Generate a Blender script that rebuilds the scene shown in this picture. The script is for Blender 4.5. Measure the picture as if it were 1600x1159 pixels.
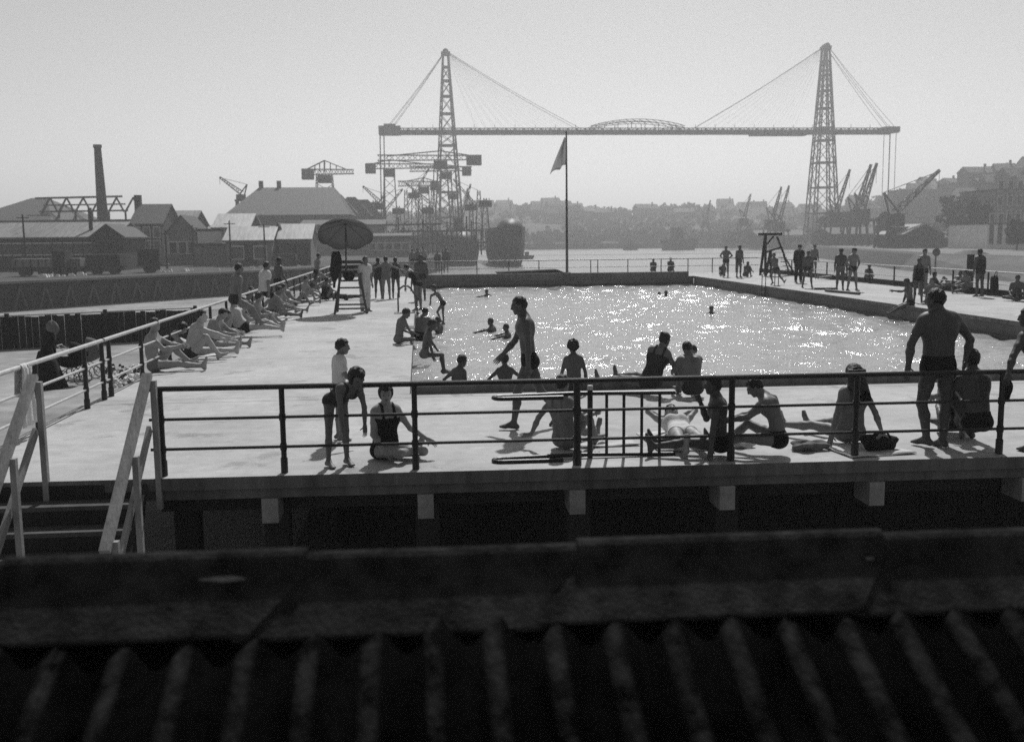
import bpy, math, random
import numpy as np
from mathutils import Vector, Matrix
random.seed(7); RNG = np.random.default_rng(7)
SC = bpy.context.scene
for o in list(bpy.data.objects): bpy.data.objects.remove(o)

# ------------------------------------------------------------------ camera
# the photograph: 1600 x 1159 px; eye 2.4 m above the pool deck (z = 0); +Y is the long axis of the pool
F, CX, CY, EYE = 1570., 800., 579.5, 2.4
_v = np.array([655 - CX, CY - 371, F]); AY = _v / np.linalg.norm(_v)
AZ = np.cross(_v, np.array([1, .010, 0.])); AZ /= np.linalg.norm(AZ)
if AZ[1] < 0: AZ = -AZ
AX = np.cross(AY, AZ); AX = AX if AX[0] > 0 else -AX
RM = np.array([AX, AY, AZ])
def ray(px, py): return RM @ np.array([px - CX, CY - py, F])
def P(px, py, z=0.):
    r = ray(px, py); t = (z - EYE) / r[2]; return Vector((r[0]*t, r[1]*t, z))
def PD(px, py, y):
    r = ray(px, py); t = y / r[1]; return Vector((r[0]*t, y, EYE + r[2]*t))
cam_d = bpy.data.cameras.new('camera'); cam = bpy.data.objects.new('camera', cam_d); SC.collection.objects.link(cam)
SC.camera = cam
cam_d.sensor_width = 36.; cam_d.lens = 36. * F / 1600.; cam_d.clip_start = .05; cam_d.clip_end = 9000
mw = Matrix.Identity(4)
for i in range(3):
    mw[i][0] = RM[i][0]; mw[i][1] = RM[i][1]; mw[i][2] = -RM[i][2]
mw[2][3] = EYE
cam.matrix_world = mw
cam_d.dof.use_dof = True; cam_d.dof.focus_distance = 15.; cam_d.dof.aperture_fstop = 2.1

# ------------------------------------------------------------------ sky and sun (black and white film: the sky's luminance only)
SUN_EL, SUN_AZ = math.radians(48), math.radians(13)      # azimuth from +Y towards +X
world = bpy.data.worlds.new('World'); SC.world = world; world.use_nodes = True
wt = world.node_tree; wt.nodes.clear()
wo = wt.nodes.new('ShaderNodeOutputWorld'); wb = wt.nodes.new('ShaderNodeBackground')
sk = wt.nodes.new('ShaderNodeTexSky'); sk.sky_type = 'NISHITA'; sk.sun_disc = False
sk.sun_elevation = SUN_EL; sk.sun_rotation = SUN_AZ; sk.dust_density = .4; sk.air_density = 1.0; sk.ozone_density = 1.0
bw = wt.nodes.new('ShaderNodeRGBToBW')
wt.links.new(sk.outputs[0], bw.inputs[0]); wt.links.new(bw.outputs[0], wb.inputs[0]); wb.inputs[1].default_value = .072
wt.links.new(wb.outputs[0], wo.inputs[0])
sun_d = bpy.data.lights.new('sun', 'SUN'); sun_d.energy = 3.1; sun_d.angle = math.radians(1.2); sun_d.color = (1, 1, 1)
sun = bpy.data.objects.new('sun', sun_d); SC.collection.objects.link(sun)
sd = Vector((math.sin(SUN_AZ)*math.cos(SUN_EL), math.cos(SUN_AZ)*math.cos(SUN_EL), math.sin(SUN_EL)))
sun.rotation_euler = sd.to_track_quat('Z', 'Y').to_euler(); sun.location = sd * 60
SC.view_settings.view_transform = 'Standard'; SC.view_settings.look = 'None'
SC.view_settings.exposure = .34; SC.view_settings.gamma = 1.
SC.render.engine = 'CYCLES'
SC.cycles.use_denoising = False      # the sampling grain stands for the film grain; SC.cycles.volume_bounces = 1; SC.cycles.max_bounces = 6
SC.cycles.sample_clamp_indirect = 4.0

# ------------------------------------------------------------------ helpers
def lk(nt, a, b): nt.links.new(a, b)
def mat(name, v, rough=.8, amt=.25, scale=3., bump=0., bscale=None, spec=.3, stretch=None, metal=0., big=0.):
    m = bpy.data.materials.new(name); m.use_nodes = True; nt = m.node_tree; b = nt.nodes['Principled BSDF']
    b.inputs['Roughness'].default_value = rough; b.inputs['Specular IOR Level'].default_value = spec; b.inputs['Metallic'].default_value = metal
    tc = nt.nodes.new('ShaderNodeTexCoord'); co = tc.outputs['Object']
    if stretch:
        mp = nt.nodes.new('ShaderNodeMapping'); mp.inputs['Scale'].default_value = stretch; lk(nt, co, mp.inputs[0]); co = mp.outputs[0]
    n = nt.nodes.new('ShaderNodeTexNoise'); n.inputs['Scale'].default_value = scale; n.inputs['Detail'].default_value = 6; n.inputs['Roughness'].default_value = .65
    lk(nt, co, n.inputs['Vector'])
    r = nt.nodes.new('ShaderNodeMapRange'); r.inputs[1].default_value = .3; r.inputs[2].default_value = .7
    r.inputs[3].default_value = v*(1-amt); r.inputs[4].default_value = v*(1+amt); lk(nt, n.outputs[0], r.inputs[0])
    out = r.outputs[0]
    if big:
        n2 = nt.nodes.new('ShaderNodeTexNoise'); n2.inputs['Scale'].default_value = scale*.12; n2.inputs['Detail'].default_value = 4; lk(nt, co, n2.inputs['Vector'])
        r2 = nt.nodes.new('ShaderNodeMapRange'); r2.inputs[1].default_value = .35; r2.inputs[2].default_value = .65
        r2.inputs[3].default_value = 1-big; r2.inputs[4].default_value = 1+big; lk(nt, n2.outputs[0], r2.inputs[0])
        mu = nt.nodes.new('ShaderNodeMath'); mu.operation = 'MULTIPLY'; lk(nt, out, mu.inputs[0]); lk(nt, r2.outputs[0], mu.inputs[1]); out = mu.outputs[0]
    cc = nt.nodes.new('ShaderNodeCombineColor')
    for i in range(3): lk(nt, out, cc.inputs[i])
    lk(nt, cc.outputs[0], b.inputs['Base Color'])
    if bump:
        nb = nt.nodes.new('ShaderNodeTexNoise'); nb.inputs['Scale'].default_value = bscale or scale*6; nb.inputs['Detail'].default_value = 4; lk(nt, co, nb.inputs['Vector'])
        bp = nt.nodes.new('ShaderNodeBump'); bp.inputs['Strength'].default_value = bump; bp.inputs['Distance'].default_value = .02
        lk(nt, nb.outputs[0], bp.inputs['Height']); lk(nt, bp.outputs[0], b.inputs['Normal'])
    return m

def link(o, parent=None):
    SC.collection.objects.link(o)
    if parent is not None: o.parent = parent
    return o
def tag(o, label=None, cat=None, group=None, kind=None):
    if label: o['label'] = label
    if cat: o['category'] = cat
    if group: o['group'] = group
    if kind: o['kind'] = kind
    return o
def empty(name, loc=(0, 0, 0), label=None, cat=None, group=None, parent=None):
    o = bpy.data.objects.new(name, None); o.location = loc; o.empty_display_size = .1
    return tag(link(o, parent), label, cat, group)
def wm(o):
    """world matrix built from locations and z-rotations, without a depsgraph update"""
    m = Matrix.LocRotScale(o.location, o.rotation_euler, o.scale)
    return wm(o.parent) @ m if o.parent else m
class MB:
    """collects boxes, bars and tubes; build() links them as ONE mesh object. Coordinates are world coordinates."""
    def __init__(s): s.v = []; s.f = []; s.mi = []; s.cur = 0
    def add(s, vs, fs):
        n = len(s.v); s.v += [tuple(x) for x in vs]; s.f += [tuple(i+n for i in f) for f in fs]; s.mi += [s.cur]*len(fs); return s
    def hexa(s, a):
        return s.add(a, [(0,3,2,1),(4,5,6,7),(0,1,5,4),(1,2,6,5),(2,3,7,6),(3,0,4,7)])
    def box(s, x0, x1, y0, y1, z0, z1):
        return s.hexa([(x0,y0,z0),(x1,y0,z0),(x1,y1,z0),(x0,y1,z0),(x0,y0,z1),(x1,y0,z1),(x1,y1,z1),(x0,y1,z1)])
    def bar(s, a, b, w, h=None, up=(0,0,1)):
        """rectangular bar from a to b, w wide, h tall"""
        a = Vector(a); b = Vector(b); h = h or w; d = (b-a).normalized(); up = Vector(up)
        if abs(d.dot(up)) > .98: up = Vector((0,1,0))
        x = d.cross(up).normalized(); u = x.cross(d).normalized(); x = x*(w/2); u = u*(h/2)
        return s.hexa([a-x-u, a+x-u, b+x-u, b-x-u, a-x+u, a+x+u, b+x+u, b-x+u])
    def tube(s, a, b, r, r2=None, n=8, cap=True):
        a = Vector(a); b = Vector(b); r2 = r if r2 is None else r2; d = (b-a).normalized()
        up = Vector((0,0,1)) if abs(d.z) < .95 else Vector((1,0,0)); x = d.cross(up).normalized(); y = x.cross(d)
        vs = []
        for c, rr in ((a, r), (b, r2)):
            for i in range(n):
                t = 2*math.pi*i/n; vs.append(c + x*(math.cos(t)*rr) + y*(math.sin(t)*rr))
        fs = [(i, (i+1) % n, n+(i+1) % n, n+i) for i in range(n)]
        if cap: fs += [tuple(range(n-1, -1, -1)), tuple(range(n, 2*n))]
        return s.add(vs, fs)
    def path(s, pts, r, n=8):
        """continuous bent tube through pts"""
        pts = [Vector(p) for p in pts]; vs = []; px = None
        for i, p in enumerate(pts):
            d = ((pts[min(i+1, len(pts)-1)] - p).normalized() + (p - pts[max(i-1, 0)]).normalized()).normalized()
            if px is None: px = d.cross(Vector((0,0,1)) if abs(d.z) < .9 else Vector((1,0,0)))
            px = (px - d*px.dot(d)).normalized(); y = d.cross(px)
            rr = r[i] if isinstance(r, (list, tuple)) else r
            for k in range(n):
                t = 2*math.pi*k/n; vs.append(p + px*(math.cos(t)*rr) + y*(math.sin(t)*rr))
        m = len(pts); fs = [(i*n+k, i*n+(k+1) % n, (i+1)*n+(k+1) % n, (i+1)*n+k) for i in range(m-1) for k in range(n)]
        fs += [tuple(range(n-1, -1, -1)), tuple(range((m-1)*n, m*n))]
        return s.add(vs, fs)
    def poly(s, ring, z0, z1):
        """vertical prism of a counter-clockwise ring of (x, y)"""
        n = len(ring); vs = [(x, y, z0) for x, y in ring] + [(x, y, z1) for x, y in ring]
        return s.add(vs, [tuple(range(n-1, -1, -1)), tuple(range(n, 2*n))] + [(i, (i+1) % n, n+(i+1) % n, n+i) for i in range(n)])
    def build(s, name, m, parent=None, label=None, cat=None, group=None, kind=None, smooth=False):
        v = s.v
        if parent is not None:
            inv = wm(parent).inverted(); v = [tuple(inv @ Vector(x)) for x in v]
        me = bpy.data.meshes.new(name); me.from_pydata(v, [], s.f)
        for mm in (m if isinstance(m, (list, tuple)) else [m]): me.materials.append(mm)
        if any(s.mi): me.polygons.foreach_set('material_index', s.mi)
        if smooth: me.polygons.foreach_set('use_smooth', [True]*len(me.polygons))
        me.update()
        return tag(link(bpy.data.objects.new(name, me), parent), label, cat, group, kind)
def B(name, m, parent, *box, **k): return MB().box(*box).build(name, m, parent, **k)
def lerp(a, b, t): return Vector(a)*(1-t) + Vector(b)*t

# ------------------------------------------------------------------ materials (greys: the photograph is black and white)
M = {}
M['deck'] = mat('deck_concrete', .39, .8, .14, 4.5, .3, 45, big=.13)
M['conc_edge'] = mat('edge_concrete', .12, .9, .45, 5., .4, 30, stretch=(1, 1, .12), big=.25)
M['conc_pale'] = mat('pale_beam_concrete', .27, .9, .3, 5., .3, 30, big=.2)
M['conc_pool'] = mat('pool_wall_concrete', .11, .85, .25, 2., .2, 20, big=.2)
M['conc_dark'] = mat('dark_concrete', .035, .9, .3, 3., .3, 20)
M['algae'] = mat('waterline_algae', .02, .6, .4, 6., .2)
M['black'] = mat('black_paint', .012, .45, .35, 12., .1, 90, spec=.4)
M['steel_light'] = mat('pale_steel', .42, .4, .2, 9., .05, 60, spec=.5)
M['wood_light'] = mat('grey_weathered_wood', .26, .8, .35, 5., .5, 30, stretch=(1, .25, .25))
M['wood_dark'] = mat('tarred_wood', .022, .9, .5, 4., .4, 20, stretch=(1, 1, .15))
M['wood_mid'] = mat('brown_wood', .07, .8, .4, 5., .4, 30)
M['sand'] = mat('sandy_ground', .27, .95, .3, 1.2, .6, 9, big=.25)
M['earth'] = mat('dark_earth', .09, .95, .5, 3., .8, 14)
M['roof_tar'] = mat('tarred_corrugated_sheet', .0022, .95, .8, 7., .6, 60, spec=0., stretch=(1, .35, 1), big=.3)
M['cap_tar'] = mat('tarred_ridge_cap', .026, .95, .7, 9., .5, 70, spec=0., big=.3)
M['lime'] = mat('lime_patch', .16, .9, .4, 12., .3)
M['iron'] = mat('bridge_iron', .02, .6, .2, .3)
M['crane'] = mat('crane_iron', .03, .6, .25, .4)
M['brick'] = mat('sooty_brick', .035, .9, .35, .8)
M['zinc_bright'] = mat('bright_sheet_roof', .42, .6, .3, .7, stretch=(5, .6, 1), big=.2)
M['brick_pale'] = mat('pale_render', .16, .9, .25, .5)
M['stone'] = mat('pale_stone', .7, .9, .2, .6)
M['slate'] = mat('slate_roof', .036, .75, .4, 1.6)
M['zinc'] = mat('pale_sheet_roof', .17, .6, .45, .7, stretch=(5, .6, 1), big=.2)
M['white_wall'] = mat('white_wall', .62, .85, .1, 1.)
M['glass_dark'] = mat('dark_window', .015, .25, .3, 1., spec=.5)
M['quay'] = mat('quay_timber', .028, .95, .35, .9)
M['quay_brace'] = mat('quay_brace_timber', .08, .95, .3, .9)
M['road'] = mat('pale_quay_paving', .17, .9, .25, .15)
M['bank'] = mat('embankment_stone', .10, .95, .35, .25)
M['land'] = mat('ground_earth', .05, .95, .3, .02)
M['leaf'] = mat('foliage', .05, .8, .4, .3)
M['bark'] = mat('bark', .03, .9, .3, 3.)
M['hull'] = mat('ship_hull', .014, .55, .3, .3)
M['ship_pale'] = mat('ship_upperworks', .3, .6, .2, .4)
M['canvas_dark'] = mat('dark_parasol_canvas', .1, .9, .2, 3.)
M['flag'] = mat('flag_cloth', .35, .9, .2, 2.)
def thin_cloth(m, v, fac):
    nt = m.node_tree; b = nt.nodes['Principled BSDF']; t = nt.nodes.new('ShaderNodeBsdfTranslucent'); t.inputs[0].default_value = (v, v, v, 1)
    mx = nt.nodes.new('ShaderNodeMixShader'); mx.inputs[0].default_value = fac; lk(nt, b.outputs[0], mx.inputs[1]); lk(nt, t.outputs[0], mx.inputs[2]); lk(nt, mx.outputs[0], nt.nodes['Material Output'].inputs['Surface'])
thin_cloth(M['flag'], .6, .72); thin_cloth(M['canvas_dark'], .07, .3)
M['towel'] = mat('white_towel', .55, .95, .12, 6., .5, 60)
M['cloth_black'] = mat('black_cloth', .012, .95, .3, 8., .3, 60)
M['cloth_dark'] = mat('dark_cloth', .03, .9, .25, 8., .3, 60)
M['cloth_grey'] = mat('grey_cloth', .14, .9, .2, 8., .3, 60)
M['cloth_white'] = mat('white_cloth', .55, .9, .1, 8., .3, 60)
M['hair'] = mat('dark_hair', .013, .55, .4, 25., .5, 120, spec=.4)
M['hair_mid'] = mat('brown_hair', .03, .55, .4, 25., .5, 120, spec=.4)
M['eye'] = mat('eye_and_lip', .035, .5, .2, 20.)
for k, v in (('skin_a', .115), ('skin_b', .16), ('skin_c', .075), ('skin_d', .26), ('skin_e', .38), ('skin_f', .06)):
    M[k] = mat(k.replace('_a', '_tanned').replace('_b', '_fair').replace('_c', '_deep_tan').replace('_d', '_pale').replace('_e', '_untanned').replace('_f', '_darkest_tan'), v, .55, .12, 6., .08, 40, spec=.35)
def crest_highlights(m, pitch, v):
    # light along the left of each crest painted in as paler, broken streaks
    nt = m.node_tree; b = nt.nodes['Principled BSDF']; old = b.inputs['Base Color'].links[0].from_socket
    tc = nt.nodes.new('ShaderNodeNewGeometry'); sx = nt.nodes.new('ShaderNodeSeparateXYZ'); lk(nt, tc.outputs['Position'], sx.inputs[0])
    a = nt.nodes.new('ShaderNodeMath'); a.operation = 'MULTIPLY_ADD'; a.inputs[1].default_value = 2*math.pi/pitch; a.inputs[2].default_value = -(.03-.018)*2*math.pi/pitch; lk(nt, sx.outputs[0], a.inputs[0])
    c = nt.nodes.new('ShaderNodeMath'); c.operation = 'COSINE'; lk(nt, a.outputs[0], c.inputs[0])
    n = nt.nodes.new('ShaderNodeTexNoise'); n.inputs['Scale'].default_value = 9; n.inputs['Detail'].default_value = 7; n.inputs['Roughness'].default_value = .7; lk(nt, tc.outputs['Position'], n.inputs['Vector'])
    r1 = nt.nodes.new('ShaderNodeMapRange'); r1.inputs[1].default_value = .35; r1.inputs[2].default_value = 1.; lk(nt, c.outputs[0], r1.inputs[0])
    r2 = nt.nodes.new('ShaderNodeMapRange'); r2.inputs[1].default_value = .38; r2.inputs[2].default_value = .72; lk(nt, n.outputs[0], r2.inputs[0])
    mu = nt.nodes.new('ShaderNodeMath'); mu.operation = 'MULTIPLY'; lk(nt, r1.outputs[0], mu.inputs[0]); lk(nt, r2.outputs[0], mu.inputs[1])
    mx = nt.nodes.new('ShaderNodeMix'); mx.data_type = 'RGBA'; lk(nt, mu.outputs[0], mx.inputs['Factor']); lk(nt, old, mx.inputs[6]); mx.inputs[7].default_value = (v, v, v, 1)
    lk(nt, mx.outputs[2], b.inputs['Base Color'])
def damp_patches(m):
    # wet footprints and puddles drying on the concrete: darker and glossier, with a few pale streaks
    nt = m.node_tree; b = nt.nodes['Principled BSDF']; old = b.inputs['Base Color'].links[0].from_socket
    tc = nt.nodes.new('ShaderNodeNewGeometry'); mask = None
    def band(scale, lo, hi, det, stretch=(1, 1, 1)):
        mp = nt.nodes.new('ShaderNodeMapping'); mp.inputs['Scale'].default_value = stretch; lk(nt, tc.outputs['Position'], mp.inputs[0])
        n = nt.nodes.new('ShaderNodeTexNoise'); n.inputs['Scale'].default_value = scale; n.inputs['Detail'].default_value = det; n.inputs['Roughness'].default_value = .6; lk(nt, mp.outputs[0], n.inputs['Vector'])
        r = nt.nodes.new('ShaderNodeMapRange'); r.inputs[1].default_value = lo; r.inputs[2].default_value = hi; lk(nt, n.outputs[0], r.inputs[0]); return r.outputs[0]
    def mul(col, fac, v):
        mx = nt.nodes.new('ShaderNodeMix'); mx.data_type = 'RGBA'; mx.blend_type = 'MULTIPLY'; lk(nt, fac, mx.inputs['Factor']); lk(nt, col, mx.inputs[6]); mx.inputs[7].default_value = (v, v, v, 1); return mx.outputs[2]
    wet = band(.9, .58, .64, 5); spots = band(3.1, .64, .70, 3); pale_streak = band(2.4, .62, .70, 4, (.5, 1.6, 1))
    col = mul(mul(mul(old, wet, .68), spots, .8), pale_streak, 1.22)
    lk(nt, col, b.inputs['Base Color'])
    rr_ = nt.nodes.new('ShaderNodeMapRange'); rr_.inputs[3].default_value = .8; rr_.inputs[4].default_value = .38; lk(nt, wet, rr_.inputs[0]); lk(nt, rr_.outputs[0], b.inputs['Roughness'])
damp_patches(M['deck'])
crest_highlights(M['roof_tar'], .177, .03)
def water_mat(name, v, s1, s2, strength, rough, d1, d2):
    m = bpy.data.materials.new(name); m.use_nodes = True; nt = m.node_tree; b = nt.nodes['Principled BSDF']
    b.inputs['Base Color'].default_value = (v, v, v, 1); b.inputs['Roughness'].default_value = rough; b.inputs['IOR'].default_value = 1.33
    tc = nt.nodes.new('ShaderNodeTexCoord'); prev = None
    for sc, dist in ((s1, d1), (s2, d2)):
        n = nt.nodes.new('ShaderNodeTexNoise'); n.inputs['Scale'].default_value = sc; n.inputs['Detail'].default_value = 3
        lk(nt, tc.outputs['Object'], n.inputs['Vector'])
        bp = nt.nodes.new('ShaderNodeBump'); bp.inputs['Strength'].default_value = strength; bp.inputs['Distance'].default_value = dist
        lk(nt, n.outputs[0], bp.inputs['Height'])
        if prev: lk(nt, prev, bp.inputs['Normal'])
        prev = bp.outputs[0]
    lk(nt, prev, b.inputs['Normal']); return m
M['pool'] = water_mat('pool_water', .35, 3.2, 11., 1., .14, .048, .025)
M['river'] = water_mat('river_water', .16, .35, 1.6, .6, .32, .12, .05)
# ================================================================== THE SETTING
WZ = -.5          # pool water level
GZ = -1.35        # ground beside the pool
RZ = -4.0         # river
struct = dict(kind='structure')
# ground sheet (river bed and plain) out to the horizon
MB().add([(-4000,-300,-7), (4000,-300,-7), (4000,6000,-7), (-4000,6000,-7)], [(0,1,2,3)]).build('ground', M['land'], **struct)
MB().add([(-60,64,RZ), (420,64,RZ), (420,900,RZ), (-60,900,RZ)], [(0,1,2,3)]).build('river', M['river'], **struct)
MB().add([(-60,40,RZ-.004), (-9,40,RZ-.004), (-9,64,RZ-.004), (-60,64,RZ-.004)], [(0,1,2,3)]).build('basin_water', M['river'], **struct)
MB().add([(21.9,5,RZ-.008), (420,5,RZ-.008), (420,64,RZ-.008), (21.9,64,RZ-.008)], [(0,1,2,3)]).build('river_side_water', M['river'], **struct)
# the bathing ground: sandy strip beside and below the deck
MB().poly([(-60,-12), (22,-12), (22,63.5), (-9,63.5), (-9,40.5), (-60,31)], -7, GZ).build('sand_ground', M['sand'], **struct)
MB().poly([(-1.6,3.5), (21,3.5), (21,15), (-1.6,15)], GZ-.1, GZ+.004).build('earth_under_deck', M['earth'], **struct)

# ---- decks: slabs butted with open joints
def fy(x): return 10.195 - .0217*x
XL, XP0, XP1, XR, YN, YF, YE = -4.95, -.2, 16.0, 21.7, 15.45, 58.0, 63.0
def slab(name, ring, z1=0., t=.13):
    b = MB().poly(ring, z1-t, z1); b.mi = [1, 0] + [1]*len(ring)  # slab sides get a darker concrete: their shade is put into the colour
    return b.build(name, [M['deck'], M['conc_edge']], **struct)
fx0, fx1 = -5.0, 21.7
d0 = slab('pool_deck_front', [(fx0, fy(fx0)), (fx1, fy(fx1)), (fx1, YN-.35), (fx0, YN-.35)])
slab('pool_deck_kerb_walk', [(XL, YN-.335), (fx1, YN-.335), (fx1, YN), (XL, YN)])
# long left deck laid in slabs, with narrow joints
ys = [YN+.012, 20.5, 25.6, 31, 37, 44, 51, YE]
for a, b in zip(ys[:-1], ys[1:]): slab('pool_deck_left', [(XL, a), (XP0, a), (XP0, b-.012), (XL, b-.012)])
ys = [YN+.012, 22, 28.5, 35, 42, 50, YE]
for a, b in zip(ys[:-1], ys[1:]): slab('pool_deck_right', [(XP1, a), (XR, a), (XR, b-.012), (XP1, b-.012)])
slab('pool_deck_far', [(XP0+.012, YF), (XP1-.012, YF), (XP1-.012, YE), (XP0+.012, YE)])
# front edge band under the slab, beam ends and the recessed beam
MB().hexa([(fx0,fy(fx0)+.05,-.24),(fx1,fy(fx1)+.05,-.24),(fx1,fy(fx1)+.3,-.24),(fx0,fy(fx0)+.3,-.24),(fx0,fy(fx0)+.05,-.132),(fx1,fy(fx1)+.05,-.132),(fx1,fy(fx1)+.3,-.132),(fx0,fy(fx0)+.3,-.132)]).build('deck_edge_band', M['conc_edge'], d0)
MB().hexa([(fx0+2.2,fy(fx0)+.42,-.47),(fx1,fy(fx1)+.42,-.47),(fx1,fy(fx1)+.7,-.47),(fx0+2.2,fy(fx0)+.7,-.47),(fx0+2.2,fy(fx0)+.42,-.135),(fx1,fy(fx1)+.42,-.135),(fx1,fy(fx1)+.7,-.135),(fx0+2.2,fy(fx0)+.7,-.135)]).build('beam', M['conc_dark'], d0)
for px in (420, 665, 902, 1134, 1364, 1596, 1840):
    c = PD(px, 780, fy(0)); x = c.x
    MB().box(x-.083, x+.083, fy(x)+.012, fy(x)+.4, -.5, -.243).build('beam_end', M['conc_pale'], d0)
for px in (290, 432, 668, 905, 1136):
    c = PD(px, 800, 11.3 if px == 290 else 10.9); x = c.x; y = c.y
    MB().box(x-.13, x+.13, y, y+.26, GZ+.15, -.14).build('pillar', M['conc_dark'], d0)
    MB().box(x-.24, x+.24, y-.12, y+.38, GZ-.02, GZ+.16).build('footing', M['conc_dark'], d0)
# plank screen below the deck
scr = empty('plank_screen', (4, 12.3, GZ), 'dark upright plank screen under the front edge of deck', 'screen')
x = -1.1
i = 0
while x < 9:
    w = random.uniform(.15, .2); top = -.5 if x > -.3 else -.5-(-.3-x)*.55
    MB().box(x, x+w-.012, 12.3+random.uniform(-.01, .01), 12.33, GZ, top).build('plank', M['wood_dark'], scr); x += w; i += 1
# pool: inner walls and floor, water
def ring_wall(name, box, m): return MB().box(*box).build(name, m, **struct)
ring_wall('pool_wall_near', (XP0+.3, XP1, YN-.3, YN-.001, -2.6, -.135), M['conc_pool'])
ring_wall('pool_wall_far', (XP0, XP1, YF+.02, YF+.4, -2.6, -.14), M['conc_pool'])
ring_wall('pool_wall_right', (XP1+.02, XP1+.4, YN, YF, -2.6, -.14), M['conc_pool'])
ring_wall('pool_wall_left', (XP0-.4, XP0-.02, YN, YF, -2.6, -.14), M['conc_pool'])
for nm, bx in (('waterline_ledge', (XP1-.10, XP1+.016, YN, YF, WZ-.3, WZ+.05)), ('waterline_ledge', (XP0, XP1-.11, YF-.06, YF+.016, WZ-.3, WZ+.12))):
    ring_wall(nm, bx, M['algae'])
MB().box(XP0+.05, XP1, YN-.02, YN+.2, .003, .115).build('pool_kerb', M['conc_edge'], **struct)
MB().box(XP0+.3, XP1-.3, YF+.01, YF+.38, .003, .26).build('far_parapet', M['conc_edge'], **struct)
MB().add([(XP0,YN,-2.5),(XP1,YN,-2.5),(XP1,YF,-2.5),(XP0,YF,-2.5)], [(0,1,2,3)]).build('pool_floor', M['conc_pool'], **struct)
def wave_sheet(name, x0, x1, y0, y1, z, step, amp, m):
    nx = int((x1-x0)/step)+1; ny = int((y1-y0)/step)+1
    X, Y = np.meshgrid(np.linspace(x0, x1, nx), np.linspace(y0, y1, ny), indexing='ij'); Z = np.zeros_like(X)
    for k in range(22):
        L = RNG.uniform(.4, 2.2); a = RNG.normal(math.pi/2, .9); ph = RNG.uniform(0, 7)
        Z += amp*(L/1.4)*np.sin((X*math.cos(a)+Y*math.sin(a))*2*math.pi/L+ph+.6*np.sin(X*.7+k)+.5*np.sin(Y*.45+2*k))
    gust = .55+.75*np.clip(.5+.5*np.sin(X*.55+1.3*np.sin(Y*.21)+.8)*np.sin(Y*.33+1.1*np.sin(X*.4)), 0, 1)+.25*np.clip((X-4)/10, 0, 1); Z *= gust
    for (px_, py_, yy_) in ((760, 458, 49.), (1030, 461, 48.), (1041, 459, 47.5), (1112, 484, 36.), (766, 504, 30.8), (790, 512, 28.5), (683, 501, 30.5), (1081, 590, 17.2), (724, 590, 17.), (788, 590, 16.8)):
        c_ = PD(px_, py_, yy_); d_ = np.sqrt((X-c_.x)**2+(Y-c_.y)**2); Z += .03*np.sin(d_*9.)*np.exp(-d_*.9)     # rings round each bather
    v = np.stack([X, Y, Z+z], -1).reshape(-1, 3); i = np.arange(nx*ny).reshape(nx, ny)
    q = np.stack([i[:-1,:-1], i[1:,:-1], i[1:,1:], i[:-1,1:]], -1).reshape(-1, 4)
    me = bpy.data.meshes.new(name); me.from_pydata(v.tolist(), [], q.tolist()); me.materials.append(m)
    me.polygons.foreach_set('use_smooth', [True]*len(me.polygons))
    return tag(link(bpy.data.objects.new(name, me)), kind='structure')
wave_sheet('pool_water', XP0-.019, XP1+.019, YN, YF+.019, WZ, .11, .0082, M['pool'])

# ================================================================== RAILINGS
RH = .90
def post(x, y, z0, z1, root, m=None, r=.033, base=True):
    b = MB().tube((x, y, z0), (x, y, z1), r, n=10)
    if base: b.tube((x, y, z0), (x, y, z0+.16), r*1.28, n=10)
    if base:
        for z in (.275, .585): b.tube((x-.001, y, z-.035), (x-.001, y, z+.035), r*1.22, n=10)
    return b.build('post', m or M['black'], root, smooth=False)
fr = empty('railing', (0, 10.33, 0), 'black tube railing along the front edge of the deck', 'railing', 'deck railings')
def fry(x): return 10.375 - .0165*(x+2.6)
for px, r in ((262, .031), (445, .029), (650, .03), (899, .037), (1145, .032), (1350, .032), (1597, .031), (1830, .031)):
    x = P(px, 738 if px < 600 else 722).x; post(x, fry(x), 0, RH, fr, r=r)
for z, r in ((RH, .028), (.585, .016), (.275, .016)):
    MB().tube((-2.78, fry(-2.78), z), (9.4, fry(9.4), z), r, n=10).build('rail', M['black'], fr)
lr = empty('railing', (-4.82, 30, 0), 'long railing with pale tubes and black posts along the sunbathers', 'railing', 'deck railings')
LX = -4.82
for z, r in ((RH, .03), (.585, .018), (.275, .018)):
    for a, b in ((9.4, 15.63), (15.72, 37.0), (37.08, 63)):
        MB().tube((LX, a, z), (LX, b, z), r, n=10).build('rail', M['steel_light'], lr)  # tubes in a paler tone than their posts
yy = [10.6, 12.95, 14.8, 15.6, 15.95] + [17.75 + 1.95*i for i in range(24)]
for y in yy:
    if y < 62.9: post(LX, y, -.02, RH-.028, lr)
far = empty('railing', (8, 62.8, 0), 'thin dark railing on the far deck before the river', 'railing', 'deck railings')
for z, r in ((RH, .03), (.45, .018)):
    MB().tube((LX, 62.8, z), (XR-.1, 62.8, z), r, n=8).build('rail', M['black'], far)
x = LX + .1
for px in (690, 745, 795, 842, 923, 934, 981, 1033, 1075, 1113, 1150, 1190): post(PD(px, 412, 62.8).x, 62.8, 0, RH, far, r=.03, base=False)
rr = empty('railing', (21.5, 45, 0), 'railing with pale top tube along the right hand deck', 'railing', 'deck railings')
MB().tube((21.5, 62.7, RH), (21.5, 12, RH), .03, n=8).build('rail', M['steel_light'], rr)
MB().tube((21.5, 62.7, .45), (21.5, 12, .45), .018, n=8).build('rail', M['steel_light'], rr)
y = 62.0
while y > 24:
    post(21.5, y, 0, RH-.028, rr, r=.035, base=False)
    y -= 2.55
B('toe_board', M['wood_dark'], rr, 21.56, 21.62, 12, 62.7, -.02, .24)

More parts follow.
